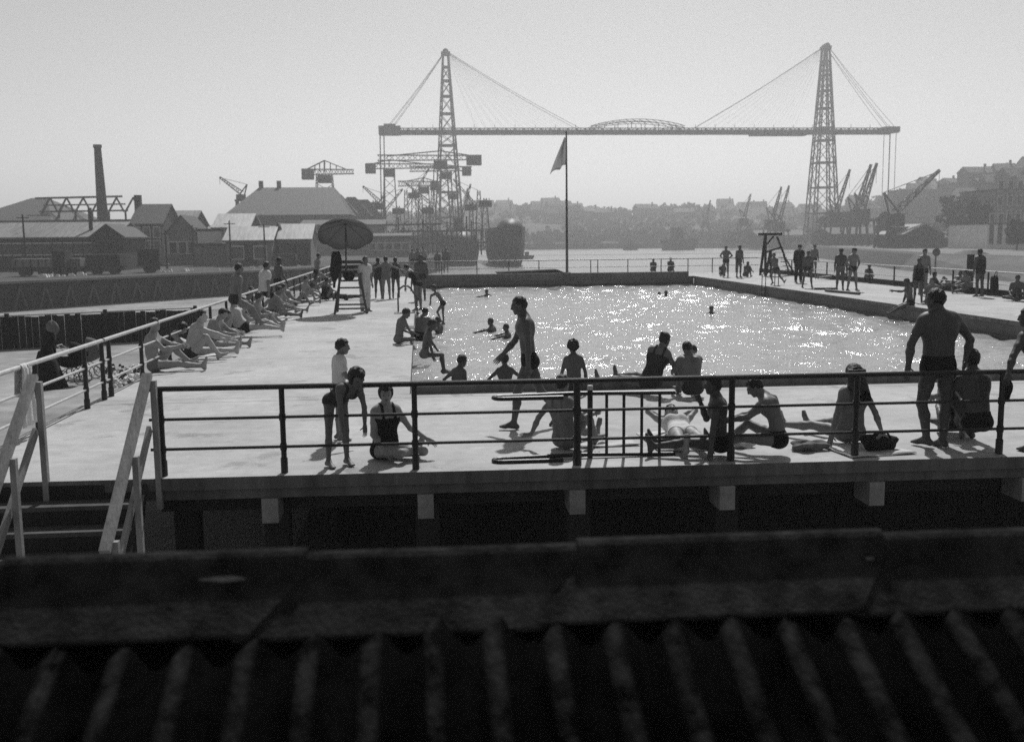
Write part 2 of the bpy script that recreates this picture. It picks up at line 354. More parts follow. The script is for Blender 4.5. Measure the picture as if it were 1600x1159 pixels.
# the swung-back gate stored behind the front railing
gt = empty('gate', PD(1000, 715, 10.62), 'black tubular gate with upright bars and hairpin ends inside the front railing', 'gate')
gy = 10.62
def gp(px, py, y=gy): return PD(px, py, y)
for (y0, y1, nm) in ((613, 619, 'rail'), (708.5, 713.5, 'rail')):
    a = gp(1055, y0); b = gp(905, y0+1.5); c = gp(776, y1)
    z = a.z
    pts = [a, b] + [Vector((c.x+.05-.09*math.sin(t), gy-.075+.075*math.cos(t)-.0, z)) for t in np.linspace(0.0, math.pi, 7)]
    e = gp(880, y1+7, gy-.15); pts.append(Vector((e.x, gy-.15, z)))
    MB().path(pts, .024, 8).build(nm, M['black'], gt)
for px, r in ((922, .03), (948, .017), (975, .017), (1003, .017), (1031, .017)):
    t = gp(px, 612); MB().tube((t.x, gy, gp(px, 716).z if px == 922 else gp(px, 711).z), (t.x, gy, t.z if px != 922 else t.z+.02), r, n=8).build('bar', M['black'], gt)
    if px == 922: MB().tube((t.x, gy, t.z+.021), (t.x, gy, t.z+.07), .03, n=8).build('cap', M['steel_light'], gt)

# ================================================================== STAIRS at the left front corner
st = empty('wooden_stairs', (-3.4, 9, GZ), 'dark wooden steps with pale timber handrails down from the deck corner', 'stairs')
sx0, sx1 = -4.35, -2.85
for k in range(1, 7):
    y = 10.27 - .24*k; z = -.195*k
    B('tread', M['wood_mid'], st, sx0, sx1, y-.02, y+.25, z-.045, z)
    B('riser', M['wood_dark'], st, sx0+.02, sx1-.02, y+.235, y+.255, z+.002, z+.148)
for x in (sx0-.05, sx1+.002): MB().hexa([(x,10.1,-.36),(x+.045,10.1,-.36),(x+.045,8.6,-1.5),(x,8.6,-1.5),(x,10.25,-.05),(x+.045,10.25,-.05),(x+.045,8.7,-1.2),(x,8.7,-1.2)]).build('stringer', M['wood_dark'], st)
for (tx, ty, bx, by) in ((50, 592, -62, 868), (229, 590, 168, 862)):
    a = PD(tx, ty, 10.28); b = PD(bx, by, 8.75); b.x = a.x - .03
    up = Vector((0, 0, 1))
    MB().bar(a + (a-b).normalized()*.04, b, .095, .055).build('handrail', M['wood_light'], st)
    dz = Vector((0, 0, -.52))
    MB().bar(a+dz, b+dz, .04, .085).build('lower_rail', M['wood_light'], st)
    for t, l in ((0., 1.35), (.47, 1.15), (.93, .95)):
        c = lerp(a, b, t); xx = c.x + .045
        MB().box(xx-.01, xx+.045, c.y-.032, c.y+.032, max(c.z-l, GZ), c.z-.03).build('post', M['wood_light'], st)

# ================================================================== FOREGROUND SHED ROOF
sh = empty('shed', (0, 3, GZ), 'dark shed with tarred corrugated roof and ridge caps below the viewpoint', 'shed')
RY, TAN = 3.05, math.tan(math.radians(25))
rz = PD(800, 890, RY).z            # crown of the sheets at the ridge
tiltx = -.004
pitch, amp = .177, .016
def sheet(x0, x1, y0, y1, sgn, name, lift):
    nx = int((x1-x0)/pitch*12)+1; xs = np.linspace(x0, x1, nx); vs = []; fs = []
    ysn = np.linspace(y0, y1, 5)
    for th in (0, -.007):
        for y in ysn:
            for x in xs:
                vs.append((x, y, rz + tiltx*x - abs(y-RY)*TAN - amp + amp*math.cos(2*math.pi*(x-.03)/pitch) + lift + th))
    n = nx; m = 5; o = n*m
    for j in range(m-1):
        for i in range(n-1):
            a = j*n+i; fs += [(a, a+1, a+n+1, a+n), (o+a, o+a+n, o+a+n+1, o+a+1)]
    for i in range(n-1): fs += [(i, o+i, o+i+1, i+1), ((m-1)*n+i, (m-1)*n+i+1, o+(m-1)*n+i+1, o+(m-1)*n+i)]
    for j in range(m-1): fs += [(j*n, (j+1)*n, o+(j+1)*n, o+j*n), (j*n+n-1, o+j*n+n-1, o+(j+1)*n+n-1, (j+1)*n+n-1)]
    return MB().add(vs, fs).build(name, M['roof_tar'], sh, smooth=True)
x = -3.2; k = 0
while x < 3.4:
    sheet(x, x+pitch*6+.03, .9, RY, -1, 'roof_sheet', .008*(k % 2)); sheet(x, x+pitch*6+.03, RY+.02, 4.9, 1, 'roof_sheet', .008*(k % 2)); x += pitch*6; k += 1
# ridge caps: half-round roll with two wings, lapped, joints cut on the skew
def cap(x0, x1, lift, skew):
    prof = []
    R_ = .046; W_ = .215; zc = rz + .012
    for y, z in ((-W_, -W_*TAN-.018), (-R_-.012, -.012*TAN+.002), (-R_, .014)): prof.append((RY+y, zc+z))
    for t in np.linspace(math.pi, 0, 9): prof.append((RY+R_*math.cos(t), zc+.02+R_*math.sin(t)))
    for y, z in ((R_, .014), (R_+.012, -.012*TAN+.008), (W_, -W_*TAN+.014)): prof.append((RY+y, zc+z))
    n = len(prof); vs = []
    for th in (0, -.012):
        for xx in (x0, x1):
            for y, z in prof:
                vs.append((xx - skew*max(0, RY-y-.05), y, z+lift+th+tiltx*xx))
    fs = []
    for i in range(n-1):
        fs += [(i, i+1, n+i+1, n+i), (2*n+i, 3*n+i, 3*n+i+1, 2*n+i+1), (i, 2*n+i, 2*n+i+1, i+1), (n+i, n+i+1, 3*n+i+1, 3*n+i)]
    fs += [(0, n, 3*n, 2*n), (n-1, 3*n-1, 4*n-1, 2*n-1)]
    return MB().add(vs, fs).build('ridge_cap', M['cap_tar'], sh, smooth=False)
jx = [PD(p, 900, RY).x for p in (-420, 40, 482, 925, 1372, 1815, 2200)]
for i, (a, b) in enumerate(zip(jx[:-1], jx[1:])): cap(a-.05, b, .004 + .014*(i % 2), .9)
c = PD(345, 880, RY-.075); mp = (c.x, RY-.056, rz+.02+tiltx*c.x)
c = PD(1357, 875, RY-.06); MB().box(c.x-.012, c.x+.012, c.y-.012, c.y+.012, c.z-.03, c.z+.012).build('fixing_bolt', M['lime'], sh)
for (x0, x1, y0, y1) in ((-3.1, 3.5, 1.05, 1.15), (-3.1, 3.5, 4.65, 4.75), (-3.1, -3.0, 1.16, 4.64), (3.4, 3.5, 1.16, 4.64)):
    B('wall', M['wood_dark'], sh, x0, x1, y0, y1, GZ, rz-1.0)
# ================================================================== PEOPLE
# every body is one continuous surface: tapered limbs, torso and head are blended as a distance field and meshed
def smin(a, b, k):
    h = np.maximum(k-np.abs(a-b), 0)/k
    return np.minimum(a, b) - h*h*k*.25
def rot(axis, deg): return np.array(Matrix.Rotation(math.radians(deg), 3, axis))
def nrm(v): v = np.array(v, float); return v/np.linalg.norm(v)
def snet(Fd, lo, res):
    S = Fd < 0
    c = np.zeros(tuple(n-1 for n in S.shape), np.int8); sl = (slice(None, -1), slice(1, None))
    for i in (0, 1):
        for j in (0, 1):
            for k in (0, 1): c += S[sl[i], sl[j], sl[k]]
    ii, jj, kk = np.nonzero((c > 0) & (c < 8)); n = len(ii)
    if n == 0: return np.zeros((0, 3)), np.zeros((0, 4), int)
    idx = np.full(c.shape, -1, np.int64); idx[ii, jj, kk] = np.arange(n)
    acc = np.zeros((n, 3)); cnt = np.zeros(n)
    cor = [(0,0,0),(1,0,0),(0,1,0),(1,1,0),(0,0,1),(1,0,1),(0,1,1),(1,1,1)]
    for a in range(8):
        for b in range(a+1, 8):
            A, Bc = cor[a], cor[b]
            if sum(abs(A[q]-Bc[q]) for q in range(3)) != 1: continue
            f1 = Fd[ii+A[0], jj+A[1], kk+A[2]]; f2 = Fd[ii+Bc[0], jj+Bc[1], kk+Bc[2]]; m = (f1 < 0) != (f2 < 0)
            t = np.where(m, f1/np.where(m, f1-f2, 1), 0)
            for q in range(3): acc[:, q] += np.where(m, A[q]+t*(Bc[q]-A[q]), 0)
            cnt += m
    v = (np.stack([ii, jj, kk], 1) + acc/cnt[:, None])*res + lo
    qs = []
    for ax in range(3):
        u, w = (ax+1) % 3, (ax+2) % 3
        s1 = [slice(None)]*3; s2 = [slice(None)]*3; s1[ax] = slice(None, -1); s2[ax] = slice(1, None)
        D = S[tuple(s1)] != S[tuple(s2)]; pos = S[tuple(s1)]
        e = np.array(np.nonzero(D)); ok = (e[u] > 0) & (e[w] > 0) & (e[u] < c.shape[u]) & (e[w] < c.shape[w]); e = e[:, ok]
        def cell(du, dw):
            q = e.copy(); q[u] -= du; q[w] -= dw; return idx[q[0], q[1], q[2]]
        quad = np.stack([cell(1, 1), cell(0, 1), cell(0, 0), cell(1, 0)], 1)
        p = pos[e[0], e[1], e[2]]; quad[~p] = quad[~p][:, ::-1]; qs.append(quad)
    return v, np.concatenate(qs)
def npmesh(name, v, q, mats, mi=None):
    me = bpy.data.meshes.new(name); me.vertices.add(len(v)); me.vertices.foreach_set('co', np.asarray(v, np.float32).ravel())
    me.loops.add(len(q)*4); me.polygons.add(len(q)); me.loops.foreach_set('vertex_index', np.asarray(q, np.int32).ravel())
    me.polygons.foreach_set('loop_start', np.arange(0, len(q)*4, 4, dtype=np.int32))
    for m in mats: me.materials.append(m)
    if mi is not None: me.polygons.foreach_set('material_index', np.asarray(mi, np.int32))
    me.polygons.foreach_set('use_smooth', np.ones(len(q), bool)); me.update(calc_edges=True); return me

def mirror(d):
    return d
POSES = {}
def pose(name, **k): POSES[name] = k
A_ = dict(p1=2, p2=4, side=0, tw=0, hy=0, hp=6)
def sym(k, v): return {k+'L': (-v[0], v[1], v[2]), k+'R': v}
DOWN = {**sym('ua', (.16, -.02, -1)), **sym('fa', (.06, .2, -1))}
PROP = {**sym('ua', (.28, -.55, -1)), **sym('fa', (.12, -.25, -1))}
FWD = {**sym('ua', (.12, .75, -.75)), **sym('fa', (-.18, .9, -.25))}
OUT = {**sym('th', (.1, 1, .06)), **sym('sh', (.03, 1, -.16))}
KNEES = {**sym('th', (.14, .75, .85)), **sym('sh', (-.03, .42, -1))}
STAND = {**sym('th', (.07, .02, -1)), **sym('sh', (.03, -.04, -1))}
pose('stand', **STAND, **DOWN)
pose('stand_apart', **{**STAND, **sym('th', (.22, .05, -1)), **sym('sh', (.12, -.06, -1))}, **DOWN)
pose('hips', **STAND, **sym('ua', (.75, -.25, -1)), **sym('fa', (-.75, .5, -.5)))
pose('walk', thR=(.04, -.38, -1), shR=(.02, -.75, -1), thL=(-.04, .42, -1), shL=(-.02, .12, -1), uaL=(-.15, -.1, -1), faL=(-.05, .05, -1), uaR=(.1, .65, -1), faR=(0, 1, -.75), p1=6, p2=6)
pose('run', thR=(.05, .75, -.8), shR=(.02, -.5, -1), thL=(-.05, -.5, -1), shL=(-.02, -.9, -.8), uaL=(-.3, .5, -.6), faL=(.1, .8, .3), uaR=(.35, -.7, -.5), faR=(.1, .2, -.9), p1=16, p2=14)
pose('sit_out', **OUT, **PROP, p1=-22, p2=-12)
pose('sit_hug', **KNEES, **FWD, p1=14, p2=30)
pose('sit_one', thL=(-.1, 1, .06), shL=(-.03, 1, -.16), thR=(.1, .72, .85), shR=(-.02, .5, -1), **FWD, p1=4, p2=26)
pose('sit_one2', thR=(.1, 1, .06), shR=(.03, 1, -.16), thL=(-.1, .72, .85), shL=(.02, .5, -1), **FWD, p1=4, p2=26)
pose('sit_edge', **sym('th', (.1, 1, -.04)), **sym('sh', (.03, .12, -1)), **sym('ua', (.2, .1, -1)), **sym('fa', (.05, .25, -1)), p1=8, p2=14)
pose('perch', **sym('th', (.12, .9, -.5)), **sym('sh', (.03, .55, -1)), **sym('ua', (.3, -.12, -1)), **sym('fa', (.1, -.05, -1)), p1=4, p2=12)
pose('cross', **sym('th', (.85, .6, .06)), **sym('sh', (-.9, .3, -.12)), **sym('ua', (.25, .45, -1)), **sym('fa', (-.1, .8, -.4)), p1=10, p2=22)
pose('lie', **sym('th', (.1, 1, .03)), **sym('sh', (.03, 1, -.04)), **sym('ua', (.5, -1, -.1)), **sym('fa', (.2, -.4, 0)), p1=-86, p2=-84, hp=-70)
pose('lie_knee', thL=(-.1, 1, .03), shL=(-.03, 1, -.04), thR=(.1, .75, .8), shR=(0, .6, -1), **sym('ua', (.4, -.6, -.6)), **sym('fa', (.1, .3, -.4)), p1=-62, p2=-48, hp=-10)
pose('bend', **STAND, **sym('ua', (.1, .35, -1)), **sym('fa', (-.05, .1, -1)), p1=52, p2=72, hp=30)
pose('swim', **STAND, **sym('ua', (.9, .5, -.1)), **sym('fa', (.4, .8, -.2)))

PEOPLE = []
def person(label, at=None, yaw=0, h=1.72, pose='stand', z=0., head=None, Y=None, seat=False, skin='skin_a', hair='short', wear='trunks', female=False, wm_='cloth_dark',
           res=None, group='bathers around the pool', cat='person', clothes2=None, hairm='hair', **ov):
    c = dict(A_); c.update(POSES[pose]); c.update(ov)
    s = h/1.75; kid = h < 1.5
    W = .93 if female else (.9 if kid else 1.); hs = 1. if not kid else 1.18     # widths, head scale
    fat = c.get('fat', 1.)
    Y0 = (P(*at, z).y if at is not None else Y)
    if res is None: res = min(max(.0105*Y0/11., .0105), .021)
    rs = res/s                                                                    # work at 1.75 m, scale at the end
    # --- skeleton
    pel = np.zeros(3)
    def sdir(p):
        d = rot('X', -p) @ np.array([0, 0, 1.]); return rot('Y', c['side']) @ d
    mid = pel + sdir(c['p1'])*.26; nb = mid + sdir(c['p2'])*.27
    cf = rot('Z', -c['tw'])                                                       # chest twist
    hx = np.array([1., 0, 0]); sx = cf @ rot('Y', c['side']) @ hx
    d2 = sdir(c['p2'])
    hd = rot('Z', -c['hy']) @ rot('X', -c['hp'])                                  # head frame: columns x right, y forward, z up
    nd = nrm(d2*.6 + (hd @ np.array([0, .1, 1]))*.5)
    hb = nb + nd*.085
    hc = hb + hd @ np.array([0, .025, .105])*hs
    prims = {'torso': [], 'head': [], 'aL': [], 'aR': [], 'lL': [], 'lR': []}
    def cone(g, bone, a, b, r1, r2): prims[g].append(('c', bone, np.array(a, float), np.array(b, float), r1, r2))
    def ell(g, bone, ctr, rad, fr): prims[g].append(('e', bone, np.array(ctr, float), np.array(rad, float), fr))
    # torso: layers across the body
    hipw, waw, chw, shw = (.092, .052, .085, .15) if female else (.082, .066, .1, .172)
    shw *= c.get('broad', 1.); chw *= c.get('broad', 1.)
    hipw *= (W if not female else 1.); chw *= W; shw *= W
    fwd = lambda p: rot('X', -p) @ np.array([0, 1., 0])
    f1, f2 = fwd(c['p1']), fwd(c['p2'])
    xm = nrm(hx+sx)
    kf = (.9 if kid else 1.)*fat
    def layer(bone, ctr, ax, w, r): cone('torso', bone, ctr-ax*w, ctr+ax*w, r, r)
    layer('pelvis', pel - sdir(c['p1'])*.02 - f1*.015, hx, hipw, .098*kf)
    layer('belly', lerpn(pel, mid, .45), hx, (hipw+waw)/2, .088*kf)
    layer('waist', lerpn(pel, mid, .85), xm, waw, (.083 if female else .09)*kf)
    layer('chest', lerpn(mid, nb, .3), sx, chw*.85, .096*kf)
    layer('chest', lerpn(mid, nb, .62) + f2*.008, sx, chw, .1*kf)
    layer('upper', lerpn(mid, nb, .86), sx, shw*.72, .068*kf)
    cone('torso', 'upper', nb - d2*.02 - sx*shw*.8, nb + d2*.022, .05*kf, .058)
    cone('torso', 'upper', nb - d2*.02 + sx*shw*.8, nb + d2*.022, .05*kf, .058)
    if female:
        for q in (-1, 1): ell('torso', 'chest', lerpn(mid, nb, .52) + f2*.085 + sx*q*.072, (.058, .058, .06), np.eye(3))
    if not kid and not female:
        for q in (-1, 1):
            ell('torso', 'chest', lerpn(mid, nb, .6) + f2*.075 + sx*q*.068, (.075, .04, .055), np.eye(3))      # chest muscles
            ell('torso', 'chest', lerpn(mid, nb, .62) - f2*.078 + sx*q*.085, (.055, .032, .075), np.eye(3))    # shoulder blades
    for q in (-1, 1): ell('torso', 'pelvis', pel - f1*.06 + hx*q*.055 - sdir(c['p1'])*.04, (.066, .056, .066), np.eye(3))
    # head and neck
    cone('head', 'neck', nb - d2*.02, hb + hd @ np.array([0, .0, .03]), .062*W, .055*W)
    H_ = lambda v: hc + (hd @ np.array(v, float))*hs
    ell('head', 'head', H_((0, -.012, .018)), np.array((.076, .096, .1))*hs, hd)
    ell('head', 'head', H_((0, .036, -.035)), np.array((.058, .06, .078))*hs, hd)
    cone('head', 'head', H_((0, .07, -.088)), H_((0, .052, -.075)), .02*hs, .028*hs)
    cone('head', 'head', H_((0, .095, .012)), H_((0, .111, -.022)), .008*hs, .0125*hs)
    for q in (-1, 1):
        ell('head', 'head', H_((q*.08, -.005, -.012)), np.array((.011, .02, .032))*hs, hd)
        cone('head', 'head', H_((q*.014, .088, .026)), H_((q*.05, .074, .024)), .009*hs, .008*hs)
    # limbs
    J = {}
    for q, sd_ in ((-1, 'L'), (1, 'R')):
        g = 'a'+sd_
        s0 = nb - d2*.045 + sx*q*(shw+.012)
        ua = nrm(c['ua'+sd_]); fa = nrm(c['fa'+sd_]); e = s0 + ua*.285; w = e + fa*.25
        hdv = nrm(c.get('hd'+sd_, fa)); k = (.86 if (female or kid) else 1.)*(fat*.5+.5)
        cone(g, 'uarm', s0, lerpn(s0, e, .45), .057*k, .05*k); cone(g, 'uarm2', lerpn(s0, e, .45), e, .05*k, .039*k)
        cone(g, 'farm', e, lerpn(e, w, .35), .039*k, .043*k); cone(g, 'farm2', lerpn(e, w, .35), w, .043*k, .027*k)
        inward = nrm(-sx*q*.8 + np.array([0, .25, 0])); pn = inward - hdv*np.dot(inward, hdv)
        pn = nrm(pn) if np.linalg.norm(pn) > .15 else nrm(np.cross(hdv, [0, 1, .2])); ps = np.cross(hdv, pn)
        for o in (-.026, 0., .026): cone(g, 'hand', w+hdv*.02+ps*o*.6, w+hdv*.088+ps*o, .019, .0165)
        J['hand'+sd_] = (w, hdv, pn, ps, q)
        g = 'l'+sd_
        h0 = pel + hx*q*hipw*1.05 - sdir(c['p1'])*.03; th = nrm(c['th'+sd_]); shn = nrm(c['sh'+sd_]); kn = h0 + th*.43; an = kn + shn*.41
        k = (.88 if kid else (1.02 if female else 1.))*(fat*.6+.4)
        cone(g, 'thigh', h0, lerpn(h0, kn, .5), .088*k, .074*k); cone(g, 'thigh2', lerpn(h0, kn, .5), kn, .074*k, .054*k)
        kf_ = nrm(np.cross(np.cross(shn, th + np.array([0, .02, 0])), shn) + 1e-6)
        cone(g, 'shin', kn, lerpn(kn, an, .33) - kf_*.012, .052*k, .056*k); cone(g, 'shin2', lerpn(kn, an, .33) - kf_*.012, an, .056*k, .035*k)
        ft = c.get('ft'+sd_)
        if ft is None:
            f_ = np.array([0, 1., 0]) if abs(shn[2]) > .72 else np.array([0, .3, 1.])
            ft = f_ - shn*np.dot(f_, shn)*.9
        ft = nrm(ft); sole = nrm(shn - ft*np.dot(shn, ft)); sw = np.cross(ft, sole)
        heel = an + sole*.04 - ft*.045
        cone(g, 'foot', an, heel, .036, .033); cone(g, 'foot', an + ft*.02, an + ft*.105 + sole*.042, .036, .027)
        cone(g, 'foot', heel, an + ft*.13 + sole*.05, .03, .024)
        for o in (-.022, 0, .022): cone(g, 'foot', an + ft*.11 + sole*.05 + sw*o, an + ft*.175 + sole*.056 + sw*o*1.15, .021, .014)
        J['foot'+sd_] = an + sole*.07
    # --- field
    pts = []
    for L in prims.values():
        for p in L:
            r = max(p[4], p[5]) if p[0] == 'c' else max(p[3])
            for x in ((p[2], p[3]) if p[0] == 'c' else (p[2],)): pts += [x-r, x+r]
    pts = np.array(pts); lo = pts.min(0) - .09; hi = pts.max(0) + .09
    shape = tuple(np.ceil((hi-lo)/rs).astype(int)+1)
    gx = [lo[i] + rs*np.arange(shape[i]) for i in range(3)]
    best = np.full(shape, 9., np.float32); bid = np.zeros(shape, np.int8); bt = np.zeros(shape, np.float32)
    BN = []
    fields = {}
    for g, L in prims.items():
        fd = np.full(shape, 1., np.float32); kk = {'torso': .07, 'head': .022}.get(g, .022)
        for p in L:
            r = max(p[4], p[5]) if p[0] == 'c' else max(p[3]); mg = r + .085
            xs = [p[2], p[3]] if p[0] == 'c' else [p[2], p[2]]
            sl = []
            for i in range(3):
                a = int(np.floor((min(xs[0][i], xs[1][i]) - mg - lo[i])/rs)); b = int(np.ceil((max(xs[0][i], xs[1][i]) + mg - lo[i])/rs))+1
                sl.append(slice(max(a, 0), min(b, shape[i])))
            sl = tuple(sl); X = gx[0][sl[0]][:, None, None]; Yy = gx[1][sl[1]][None, :, None]; Z = gx[2][sl[2]][None, None, :]
            if p[0] == 'c':
                ab = p[3]-p[2]; l2 = max(ab @ ab, 1e-9); dx, dy, dz = X-p[2][0], Yy-p[2][1], Z-p[2][2]
                t = np.clip((dx*ab[0]+dy*ab[1]+dz*ab[2])/l2, 0, 1)
                d = np.sqrt((dx-t*ab[0])**2+(dy-t*ab[1])**2+(dz-t*ab[2])**2) - (p[4]+(p[5]-p[4])*t)
            else:
                R_ = p[4]; dx, dy, dz = X-p[2][0], Yy-p[2][1], Z-p[2][2]
                l = [dx*R_[0][i]+dy*R_[1][i]+dz*R_[2][i] for i in range(3)]
                k0 = np.sqrt(sum((l[i]/p[3][i])**2 for i in range(3))); k1 = np.sqrt(sum((l[i]/p[3][i]**2)**2 for i in range(3)))+1e-6
                d = k0*(k0-1)/k1; t = np.zeros_like(d)
            fd[sl] = smin(fd[sl], d, kk)
            if p[1] not in BN: BN.append(p[1])
            m = d < best[sl]; best[sl] = np.where(m, d, best[sl]); bid[sl] = np.where(m, BN.index(p[1]), bid[sl]); bt[sl] = np.where(m, t, bt[sl])
        fields[g] = fd
    D = fields['torso']
    for g, k in (('lL', .05), ('lR', .05), ('aL', .04), ('aR', .04), ('head', .03)): D = smin(D, fields[g], k)
    # eye sockets and mouth line are pressed into the face
    def local_head():
        dx, dy, dz = gx[0][:, None, None]-hc[0], gx[1][None, :, None]-hc[1], gx[2][None, None, :]-hc[2]
        return [(dx*hd[0][i]+dy*hd[1][i]+dz*hd[2][i])/hs for i in range(3)]
    hl = local_head()
    # furrow along the spine
    for a_, b_ in ((lerpn(pel, mid, .2), lerpn(pel, mid, 1.)), (mid, lerpn(mid, nb, .8))):
        fb_ = f1 if a_ is not mid else f2; A0 = a_ - fb_*.122*kf; B0 = b_ - fb_*.122*kf; ab = B0-A0; l2 = ab @ ab
        dx, dy, dz = gx[0][:, None, None]-A0[0], gx[1][None, :, None]-A0[1], gx[2][None, None, :]-A0[2]
        t = np.clip((dx*ab[0]+dy*ab[1]+dz*ab[2])/l2, 0, 1); ds = np.sqrt((dx-t*ab[0])**2+(dy-t*ab[1])**2+(dz-t*ab[2])**2) - .03
        D = -smin(-D, ds, .03)
    if rs < .016:
        for q in (-1, 1):
            ds = np.sqrt((hl[0]-q*.031)**2+(hl[1]-.1)**2+(hl[2]-.006)**2) - .017; D = np.maximum(D, -ds*hs)
        ds = np.sqrt(np.maximum(np.abs(hl[0])-.02, 0)**2+(hl[1]-.101)**2+(hl[2]+.056)**2) - .006; D = np.maximum(D, -ds*hs)
    v, q = snet(D, lo, rs)
    # eyes, brows and lips
    mi = None
    if rs < .016:
        ce = v[q].mean(1); l = (ce-hc) @ hd/hs
        mk = ((np.abs(np.abs(l[:, 0])-.031) < .009) & (np.abs(l[:, 2]-.004) < .006) & (l[:, 1] > .06)) | ((np.abs(l[:, 0]) < .017) & (np.abs(l[:, 2]+.056) < .005) & (l[:, 1] > .07))
        mi = mk.astype(int)
    vs, qs, mis = [v], [q], [mi if mi is not None else np.zeros(len(q), int)]
    off = len(v)
    # fingers: five jointed tapered tubes rooted in the palm
    for sd_ in 'LR':
        w, hdv, pn, ps, qq = J['hand'+sd_]
        spec_ = [(w+hdv*.085+ps*(i-1.5)*.0195, hdv+ps*(i-1.5)*.06, L_, .0088) for i, L_ in enumerate((.062, .078, .083, .072))]
        spec_.append((w+hdv*.03-ps*qq*.026+pn*.008, hdv*.75-ps*qq*.8+pn*.3, .06, .0098))
        for b0, d_, L_, r_ in spec_:
            d_ = nrm(d_); p_ = b0; ring = []
            for k in range(4):
                u = nrm(np.cross(d_, pn)); w_ = np.cross(u, d_); rr_ = r_*(1, .95, .85, .5)[k]
                ring.append([p_ + (u*math.cos(t)+w_*math.sin(t))*rr_ for t in (0, 1.571, 3.1416, 4.712)])
                p_ = p_ + d_*L_*(.42, .33, .25, 0)[k]; d_ = nrm(d_ + pn*.28)
            vv = np.array(ring).reshape(-1, 3); fq = [[k*4+i, k*4+(i+1) % 4, k*4+4+(i+1) % 4, k*4+4+i] for k in range(3) for i in range(4)] + [[12, 13, 14, 15]]
            vs.append(vv); qs.append(np.array(fq)+off); mis.append(np.zeros(len(fq), int)); off += len(vv)
    v = np.concatenate(vs); q = np.concatenate(qs); mi = np.concatenate(mis)
    # --- placement: scale, turn, put on what carries the person
    body_min = v[:, 2].min()
    if head is not None:
        tgt = PD(*head, Y); top = hc + hd @ np.array([0, -.01, .118])*hs
        org = np.array(tgt) - rot('Z', yaw) @ (top*s)
    else:
        g = P(*at, z)
        if pose in ('stand', 'stand_apart', 'hips', 'walk', 'run', 'bend'): anchor = (J['footL']+J['footR'])/2
        else: anchor = pel
        o2 = rot('Z', yaw) @ (np.array([anchor[0], anchor[1], 0])*s)
        zoff = (-(pel[2]-.095*kf)*s) if seat else -body_min*s
        org = np.array([g.x-o2[0], g.y-o2[1], z+zoff+.002])
    def link_(name, v_, q_, mats, parent=None, mi_=None):
        o = bpy.data.objects.new(name, npmesh(name, v_*s, q_, mats, mi_)); link(o, parent); return o
    o = link_('person', v, q, [M[skin], M['eye']], None, mi)
    o.location = org; o.rotation_euler = (0, 0, math.radians(yaw)); tag(o, label, cat, group)
    # --- hair or hat
    hx_, hy_, hz_ = hl
    if hair != 'none':
        grow = {'short': .013, 'bob': .02, 'long': .02, 'curly': .027, 'crop': .008}.get(hair, .013)
        rad = np.array((.076, .096, .1)) + grow
        e3 = [hx_/rad[0], (hy_+.014)/rad[1], (hz_-.02)/rad[2]]
        k0 = np.sqrt(sum(x*x for x in e3)); d = (k0-1)*.09
        if hair in ('short', 'curly', 'crop'):
            cut = np.minimum(-(hz_ - .012 - np.clip(hy_, -.2, .2)*.62), .3)     # hairline: high on the brow, low on the nape
            cut = np.maximum(-(hz_+.02-np.clip(hy_+.02, -.09, .12)*.75), np.where(hy_ > .03, -(hz_-.068), -1))
        else:
            bz = -.085 if hair == 'bob' else -.095
            cut = np.maximum(np.where(hy_ > .03, -(hz_-.062), -1), -(hz_-bz))
        d = np.maximum(d, cut)
        n_ = (.0045*np.sin(hx_*190+3*np.sin(hz_*60))*np.sin(hy_*170+2)+.005*np.sin(hx_*75+h*40+2*np.sin(hy_*50))*np.sin(hz_*80+h*9)+.004*np.sin(hy_*95+h*70+hz_*60))*(1.9 if hair == 'curly' else .35 if hair == 'long' else .7)
        if hair == 'long':
            back = np.sqrt((hx_/1.7)**2+(hy_+.095-.42*np.minimum(hz_+.02, 0))**2) - .066
            d = smin(d, np.maximum(back, np.maximum(hz_-.05, -(hz_+.33))), .04)
        if hair == 'long':
            k0 = np.sqrt((hx_/.125)**2+((hy_+.09)/.065)**2+((hz_+.1)/.2)**2); d = smin(d, (k0-1)*.06, .03)
        if hair == 'bun':
            d = smin(d, np.sqrt(hx_**2+(hy_+.1)**2+(hz_-.07)**2)-.04, .02)
        hv, hq = snet((d+n_)*hs, lo, rs)
        if len(hq): link_('hair', hv, hq, [M[hairm]], o)
    hat = c.get('hat')
    if hat:
        e3 = [hx_/.098, (hy_+.012)/.122, (hz_-.062)/.07]
        d = (np.sqrt(sum(x*x for x in e3))-1)*.08; d = np.maximum(d, -(hz_-.036))
        if hat in ('cap', 'peaked'):
            br = np.maximum(np.abs(hz_-.044+.12*np.maximum(hy_-.09, 0))-.009, np.sqrt(hx_**2+(hy_-.06)**2)-.1); d = np.minimum(d, np.maximum(br, -(hy_-.02)))
        if hat == 'brim':
            d = np.minimum(d, np.maximum(np.abs(hz_-.042)-.01, np.sqrt(hx_**2+hy_**2)-.17))
        hv, hq = snet(d*hs, lo, rs)
        if len(hq): link_('cap', hv, hq, [M[c.get('hatm', 'cloth_dark')]], o)
    # --- clothes follow the body surface
    bi = {n: i for i, n in enumerate(BN)}
    def garment(name, spans, offs, m, extra=None):
        reg = np.full(shape, .06, np.float32)
        for bone, rng in spans.items():
            a, b, L_ = rng; mm = bid == bi[bone]
            reg = np.where(mm, np.clip(np.maximum((a-bt)*L_, (bt-b)*L_), -.06, .06), reg)
        if extra is not None: reg = extra(reg)
        d = np.maximum(D - offs, reg); gv, gq = snet(d, lo, rs)
        if len(gq): link_(name, gv, gq, [M[m]], o)
    ALL = (-1, 2, 1)
    wo = max(.007, rs*.55)
